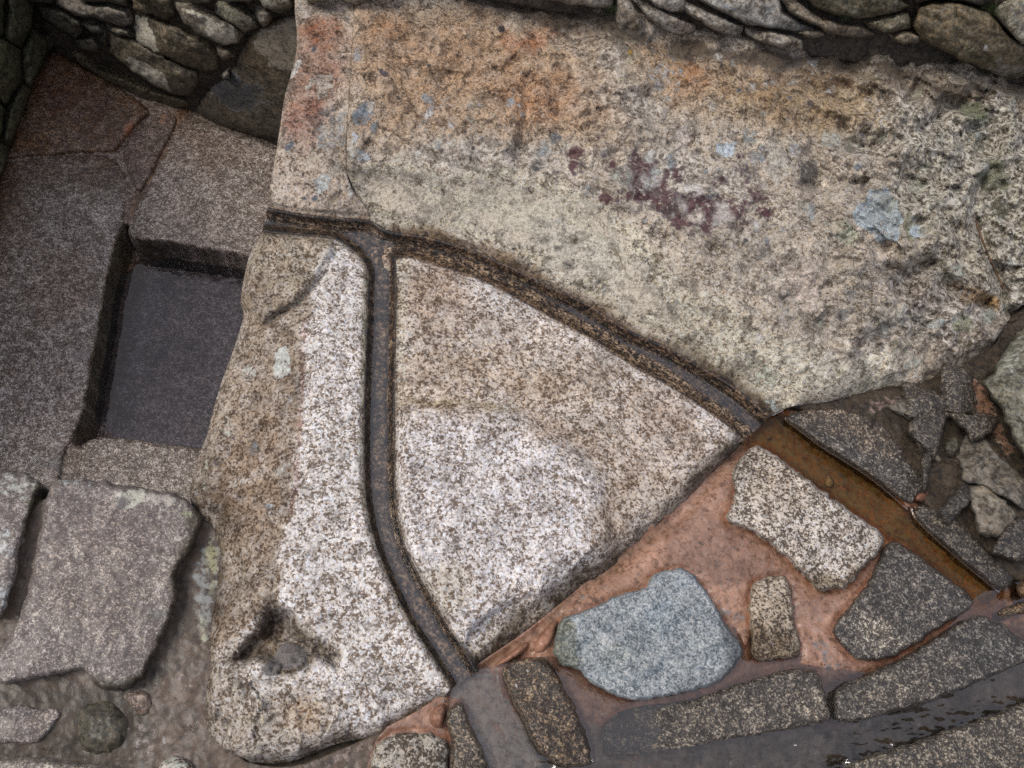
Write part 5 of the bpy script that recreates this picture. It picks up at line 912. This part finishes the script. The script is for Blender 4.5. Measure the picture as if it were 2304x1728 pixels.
# ------------------------------------------------------------------ rubble at the right, below the boulder
RG = 'rubble stones heaped below the boulder'
for pts, mat, z, H, lab, lay in [
    (c6((1285, 1085), (1450, 1020), (1600, 985), (1745, 1110), (1732, 1162), (1600, 1182), (1450, 1192), (1350, 1142)), 'schist', -.04, .07, 'grey wedge-shaped rubble stone right under the boulder', [('stain', ('all',), (.62, .60, .56), 1, 1, 0)]),
    (c6((1590, 985), (1700, 925), (1800, 955), (1882, 1090), (1842, 1102), (1700, 1062)), 'paver', -.03, .07, 'pale speckled rubble stone tucked under the boulder', [('stain', ('all',), (.50, .48, .45), 1, 1, 0)]),
    (c6((1855, 950), (1930, 895), (2000, 740), (2117, 600), (2500, 500), (2500, 1600), (2200, 1560), (2050, 1290), (1980, 1130)), 'schist', -.02, .16, 'big grey-green rock at the right border beside the boulder', [('stain', ('all',), (.62, .66, .58), 1, 1, 0), ('patch', ('e', 2270, 800, 30, 40, 20), (.30, .31, .24), .5, 12), ('stain', ('p', c6((1880, 960), (1960, 1080), (2117, 1350), (2117, 1500), (1980, 1150))), (1.2, 1.2, 1.15), .8, 12)]),
    (c6((1708, 1340), (1740, 1262), (1800, 1190), (1852, 1168), (1902, 1280), (2000, 1402), (2117, 1500), (2300, 1600), (2300, 1760), (2117, 1720), (1990, 1640), (1850, 1562), (1740, 1545), (1720, 1440)), 'schist', -.04, .10, 'rugged dark grey rubble rock with a pitted face', [('stain', ('all',), (.50, .48, .45), 1, 1, 0)]),
    (c6((1455, 1262), (1560, 1228), (1595, 1310), (1642, 1422), (1560, 1424), (1480, 1352)), 'schist', -.03, .05, 'thin beige plate of stone in the rubble', [('stain', ('all',), (.85, .78, .70), 1, 1, 0)]),
    (c6((1150, 1040), (1350, 1005), (1380, 1040), (1280, 1085)), 'clay', -.05, .03, 'small reddish stone in the dark gap under the boulder', [('stain', ('all',), (.35, .34, .34), 1, 1, 0)]),
    (c9((1405, 482), (1470, 500), (1535, 590), (1500, 612), (1440, 562)), 'schist', -.04, .05, 'small grey stone beside the lower edging stone', [('stain', ('all',), (.5, .5, .47), 1, 1, 0)]),
    (c9((1555, 560), (1650, 575), (1660, 700), (1600, 625)), 'schist', -.03, .07, 'light grey stone at the right border above the brown channel', []),
    (c9((1105, 470), (1120, 420), (1180, 398), (1212, 430), (1150, 462)), 'clay', -.055, .04, 'rust-brown pebble wedged between the two edging stones', [('stain', ('all',), (.5, .36, .28), 1, 1, 0)]),
    (c9((1240, 190), (1300, 140), (1330, 200), (1290, 280), (1240, 270)), 'mossy', -.04, .06, 'dark mossy stone behind the large edging stone', []),
    (c9((1560, 830), (1640, 790), (1660, 880), (1600, 900)), 'mossy', -.05, .05, 'brown wet stone at the right border by the channel end', [('stain', ('all',), (1.8, 1.1, .6), 1, 1, 0)])]:
    patch('rubble_stone', pts, M[mat], lump(z - .04, H + .04, 9, .010, 60, 600 + len(lab), facet=.022, conv=.7), jitter=5, jsize=18, smooth_n=0, skirt=.10, rings=1, label=lab, cat='stone', group=RG, layers=lay)

RUB = [((2075, 905), 44, 24, 25, 'dark slanted stone under the right end of the boulder'),
       ((2140, 880), 40, 30, -20, 'dark grey stone in the shadow of the boulder end'),
       ((2100, 985), 40, 30, 50, 'dark grey stone between the wedge-shaped stone and the rugged rock'),
       ((2110, 1060), 34, 24, 40, 'dark stone left of the rugged rock'),
       ((2150, 1130), 36, 24, 35, 'dark stone below the rugged rock'),
       ((2215, 1150), 40, 26, 40, 'grey stone above the lower edging stone'),
       ((2190, 930), 36, 24, 60, 'dark stone leaning beside the big grey-green rock'),
       ((2275, 1215), 34, 26, 30, 'dark stone at the right border above the channel end')]
for i_, ((u_, v_), a_, b_, r_, lab) in enumerate(RUB):
    q = np.random.RandomState(70 + i_); th = np.sort(q.uniform(0, 2 * math.pi, 7)); rad = q.uniform(.8, 1.25, 7); x_ = np.cos(th) * a_ * 1.75 * rad; y_ = np.sin(th) * b_ * 2.15 * rad; t_ = math.radians(r_)
    pts = np.stack([u_ + x_ * math.cos(t_) - y_ * math.sin(t_), v_ + x_ * math.sin(t_) + y_ * math.cos(t_)], 1)
    patch('rubble_stone', pts, M['schist' if lab.startswith('grey') else 'darkpaver'], lump(float(clay_base(np.array([u_ * 1.0]), np.array([v_ * 1.0]))[0]) - .015, .075 + .03 * q.rand(), 8, .006, 40, 640 + i_, facet=.012, conv=.6), jitter=4, jsize=16, smooth_n=0, skirt=.08, rings=1, label=lab, cat='stone', group=RG, layers=[('stain', ('all',), tuple(np.array((.75, .70, .62)) * q.uniform(.7, 1.25)), 1, 1, 0)])

# ------------------------------------------------------------------ stones of the near wall top
patch('wall_stone', c7((262, 150), (300, 125), (380, 113), (550, 128), (700, 152), (860, 178), (960, 208), (1040, 258), (1088, 325), (1062, 420), (1012, 520), (942, 600), (952, 700), (932, 800), (902, 900), (862, 1000), (802, 1090), (782, 1180), (700, 1232), (590, 1252), (500, 1222), (460, 1150), (400, 1130), (250, 1172), (120, 1202), (0, 1212), (-60, 1190), (-40, 1080), (60, 940), (120, 800), (160, 600), (205, 400), (235, 240)), M['cap'], lump(-.155, .060, 13, .006, 90, 701, facet=.010, conv=.16), jitter=4, step=3.5, skirt=.8, rings=3, undercut=8, label='broad lavender-grey speckled stone capping the near wall', cat='stone', layers=[
    ('patch', ('p', c7((610, 190), (680, 160), (860, 180), (940, 220), (900, 270), (780, 250), (690, 280), (610, 250))), (.50, .49, .40), .66, 9), ('patch', ('e', 275, 1130, 12, 12, 0), (.16, .145, .14), .7, 4), ('patch', ('e', 420, 1155, 18, 16, 30), (.26, .26, .13), .55, 8),
    ('patch', ('e', 360, 1125, 32, 22, 0), (.36, .31, .28), .5, 10), ('patch', ('e', 160, 1082, 50, 10, 4), (.40, .42, .40), .5, 7), ('stain', ('l', c7((1070, 330), (1010, 520), (950, 620)), 22), (.34, .30, .18), 1, 10), ('stain', ('l', c7((930, 620), (950, 760), (890, 920), (800, 1100), (770, 1180), (600, 1240)), 12), (.40, .34, .23), 1, 10), ('stain', ('l', c7((500, 1230), (600, 1245), (720, 1225), (790, 1150)), 16), (.30, .29, .16), 1, 10),
    ('patch', ('e', 355, 1385, 24, 18, 0), (.07, .065, .045), .5, 10), ('stain', ('e', 240, 1180, 120, 50, 5), (.88, .85, .88), .8, 40), ('stain', ('e', 220, 1290, 140, 120, 0), (1.1, 1.05, 1.0), .7, 60), ('stain', ('e', 40, 1510, 60, 20, 0), (1.15, 1.12, 1.15), .8, 16)])
patch('wall_stone', c7((-250, 40), (0, 60), (120, 84), (205, 122), (240, 155), (195, 190), (172, 280), (132, 420), (100, 560), (80, 680), (40, 800), (0, 872), (-150, 880), (-250, 880)), M['cap'], lump(-.155, .070, 12, .008, 90, 702, facet=.01), jitter=4, step=3.5, skirt=.8, rings=3, undercut=8, label='rough grey stone with pale lichen at the left border', cat='stone', layers=[('patch', ('p', c7((-50, 60), (120, 90), (200, 130), (160, 260), (60, 250), (0, 200))), (.42, .43, .36), .48, 14), ('patch', ('e', 10, 1220, 22, 60, 0), (.52, .55, .53), .5, 10), ('patch', ('e', 10, 1340, 20, 40, 0), (.52, .55, .53), .5, 10), ('stain', ('l', c7((200, 150), (170, 280), (130, 420)), 8), (.4, .4, .22), 1, 8)])
patch('wall_stone', c7((-120, 1320), (0, 1330), (100, 1310), (200, 1340), (300, 1328), (342, 1370), (272, 1470), (212, 1532), (100, 1530), (0, 1542), (-120, 1550)), M['cap'], lump(-.165, .035, 10, .005, 60, 703), jitter=3, step=3.5, skirt=.06, rings=1, label='flat angular grey plate of stone in the bottom left mortar', cat='stone', layers=[('stain', ('l', c7((0, 1440), (150, 1420), (300, 1360)), 14), (1.25, 1.18, 1.1), .7, 14), ('stain', ('e', 60, 1600, 40, 14, 0), (.8, .85, .9), .8, 14)])
patch('wall_stone', c7((385, 1360), (440, 1295), (560, 1275), (650, 1320), (712, 1390), (712, 1480), (662, 1575), (560, 1622), (450, 1592), (388, 1500)), M['mossy'], lump(-.19, .062, 46, .006, 60, 704, facet=.004, conv=.3), jitter=5, step=3.5, skirt=.05, rings=1, label='round dark mossy stone beside the flat grey plate', cat='stone', layers=[('stain', ('all',), (.85, .84, .8), 1, 1, 0), ('patch', ('e', 180, 1570, 20, 40, 0), (.05, .06, .02), .42, 10)])
patch('wall_stone', c7((-200, 1585), (150, 1588), (350, 1618), (600, 1645), (720, 1662), (760, 1800), (-200, 1800)), M['cap'], lump(-.17, .07, 20, .005, 90, 705), jitter=2.5, step=4, skirt=.06, rings=1, label='pale long stone cut by the bottom left border', cat='stone', layers=[('stain', ('all',), (1.3, 1.32, 1.22), 1, 1, 0)])
patch('wall_stone', c7((630, 1265), (700, 1235), (765, 1228), (830, 1290), (810, 1370), (770, 1400), (720, 1370), (680, 1310)), M['cap'], lump(-.165, .03, 14, .006, 40, 706), jitter=3, step=3.5, skirt=.05, rings=1, label='small brown speckled stone below the lavender-grey cap', cat='stone', layers=[('stain', ('all',), (.8, .66, .55), 1, 1, 0)])
patch('wall_stone', c7((835, 1650), (920, 1588), (1000, 1596), (1050, 1662), (1050, 1760), (835, 1760)), M['paver'], lump(-.15, .04, 16, .006, 40, 707), jitter=3, step=3.5, skirt=.05, rings=1, label='lichen-covered stone below the grey mortar tongue', cat='stone', layers=[('patch', ('e', 395, 1712, 34, 20, 0), (.42, .44, .36), .55, 10)])

# ------------------------------------------------------------------ small things
def tube(name, pts, r0, r1, mat, **kw):
    pts = np.asarray(pts, float); n = 7; V = []; F = []
    for i, p in enumerate(pts):
        d = pts[min(i + 1, len(pts) - 1)] - pts[max(i - 1, 0)]; d /= np.linalg.norm(d)
        a = np.cross(d, UP); a /= np.linalg.norm(a); b = np.cross(a, d); r = r0 + (r1 - r0) * i / (len(pts) - 1)
        for k in range(n): V.append(p + (a * math.cos(2 * math.pi * k / n) + b * math.sin(2 * math.pi * k / n)) * r)
    for i in range(len(pts) - 1):
        for k in range(n): F.append((i * n + k, i * n + (k + 1) % n, (i + 1) * n + (k + 1) % n, (i + 1) * n + k))
    V = np.array(V); s = np.ones((len(V), 4)); pz = np.zeros((len(V), 4))
    return put(name, V, np.array(F), mat, layers=(s, pz, np.zeros(len(V))), **kw)
def on_boulder(u, v, lift):
    h = boulder_h(np.array([u], float), np.array([v], float), np.array([50.0]))[0]; return ground_pt(u, v, h + lift)
for line, r_ in ((c9((532, 82), (560, 108), (600, 136), (700, 213), (800, 273), (900, 336), (1000, 416), (1085, 494)), .0042), (c9((1104, 488), (1112, 520), (1132, 546), (1200, 614), (1300, 704), (1420, 804), (1498, 866)), .0032), (c6((150, 885), (250, 960), (350, 1030), (450, 1110), (540, 1160), (620, 1150), (690, 1112)), .003)):
    tube('water_edge', [ground_pt(u, v, -.0452) for u, v in resample(chaikin(line, 1, False), 9, False)], r_, r_ * .6, POOL, kind='structure')
TW = rock('twig_bark', (.16, .09, .05), (.10, .055, .03), (.05, .03, .02), g=.5, rough=.8, bump=.2)
ST = rock('straw_stalk', (.30, .22, .13), (.24, .17, .09), (.15, .10, .05), g=.5, rough=.8, bump=.1)
tpts = c6((1830, -10), (1865, 90), (1905, 190), (1950, 290), (1998, 395))
tube('twig', [on_boulder(u, v, .012) for u, v in resample(np.array(tpts), 9, False)], .0035, .0022, TW, label='thin brown twig lying in a crack of the boulder', cat='twig')
for (a, b, lab) in [(c3((180, 1235), (200, 1260), (212, 1280)), .0022, 'short brown sliver of leaf on the smooth slope of the boulder'), (c5((1690, 310), (1715, 370), (1740, 420)), .0012, 'thin straw on the smooth slope above the right channel')]:
    tube('straw', [on_boulder(u, v, .002) for u, v in resample(np.array(a), 6, False)], b, b * .5, ST, label=lab, cat='straw')
def pebble(u, v, z, r, mat, lab, seed, sq=.6, group=None):
    a = np.linspace(0, 2 * math.pi, 11)[:-1]; k = 1 + fbm(np.cos(a) * 30 + seed * 50, np.sin(a) * 30, 30, 2, seed) * .35
    patch('pebble', np.stack([u + np.cos(a) * r * k, v + np.sin(a) * r * sq * k], 1), mat, lump(z, .012, r * .5, .001, 12, seed), step=2, skirt=.01, rings=1, smooth_n=1, label=lab, cat='pebble', group=group)
pebble(1730, 981, -.078, 6, M['schist'], 'small tan pebble at the head of the brown channel', 801, 1.2)
pebble(1865, 1085, -.078, 12, M['schist'], 'flat grey pebble lying in the middle of the brown channel', 802, 1.3)
pebble(998, 1577, -.05, 4, M['white'], 'tiny white pebble on the clay under the carved boulder', 803, .8)
# grit scattered over the clay
rs = np.random.RandomState(8); gv, gf = [], []
for k in range(520):
    u_, v_ = rs.uniform(1320, 1990), rs.uniform(1080, 1500)
    p = ground_pt(u_, v_, float(clay_base(np.array([u_]), np.array([v_]))[0]) + .0025); r = rs.uniform(.0008, .0028); o = len(gv)
    for dx, dy, dz in ((1, 0, 0), (-.5, .9, 0), (-.6, -.8, 0), (0, 0, .8), (.1, 0, -1)): gv.append(p + np.array([dx, dy, dz]) * r * rs.uniform(.7, 1.3))
    gf += [(o, o + 1, o + 3), (o + 1, o + 2, o + 3), (o + 2, o, o + 3), (o + 1, o, o + 4), (o + 2, o + 1, o + 4), (o, o + 2, o + 4)]
gv = np.array(gv); put('grit', gv, np.array(gf), M['soil'], layers=(np.ones((len(gv), 4)), np.zeros((len(gv), 4)), np.zeros(len(gv))), label='dark grit scattered over the orange clay', cat='grit', kind='stuff', smooth=False)
# blades of grass in the rubble and moss tufts in the wall joints
def blades(name, spots, n, hgt, spread, colr, lab, plane_pt, seed):
    r = np.random.RandomState(seed); V, F = [], []
    for (u, v) in spots:
        for k in range(n):
            p = plane_pt(u + r.uniform(-spread, spread), v + r.uniform(-spread, spread) * .6); a = r.uniform(0, 6.28); lean = r.uniform(.1, .7); L = hgt * r.uniform(.5, 1.1); w = .0009 + hgt * .012
            d = np.array([math.cos(a), math.sin(a), 0]); s = np.array([-d[1], d[0], 0]) * w; o = len(V)
            for t in (0, .5, 1):
                c = p + d * lean * L * t * t + UP * L * t * (1 - .25 * t); V += [c - s * (1 - t * .85), c + s * (1 - t * .85)]
            F += [(o, o + 1, o + 3, o + 2), (o + 2, o + 3, o + 5, o + 4)]
    m = bpy.data.materials.new(name); m.use_nodes = True; b = m.node_tree.nodes['Principled BSDF']; b.inputs['Roughness'].default_value = .6
    nt = m.node_tree; pos = nd(nt, 'ShaderNodeNewGeometry').outputs['Position']
    nt.links.new(ramp(nt, noise(nt, pos, 60, 2), [(.35, tuple(x * .6 for x in colr)), (.65, colr)]), b.inputs['Base Color'])
    return put(name, np.array(V), np.array(F), m, label=lab, cat='grass', kind='stuff')
blades('grass', c9((1195, 300), (1210, 330), (1285, 435), (1245, 320)), 7, .03, 10, (.06, .13, .02), 'few green blades of grass among the dark rubble', lambda u, v: ground_pt(u, v, -.03), 5)
blades('moss', [(2228, 30), (2236, 22), (2220, 14), (1925, 34), (1905, 40), (1378, 26), (1372, 18), (690, 8), (1880, 30)] , 60, .010, 13, (.05, .10, .012), 'green moss tucked in the joints of the upper wall', lambda u, v: UPW.at(np.array([u]), np.array([v]), np.array([.035]))[0], 6)
blades('moss', [(150, 1555), (215, 1548), (262, 1540), (300, 1520), (205, 1572), (120, 1562), (340, 1490), (60, 1668), (110, 1690), (452, 1150), (455, 1190), (405, 1330), (85, 1130), (425, 1640), (745, 1668), (860, 1640)], 46, .006, 15, (.045, .055, .012), 'dark green moss in the mortar joints of the near wall', lambda u, v: ground_pt(u, v, float(mort_base(np.array([u * 1.0]), np.array([v * 1.0]))[0])), 9)
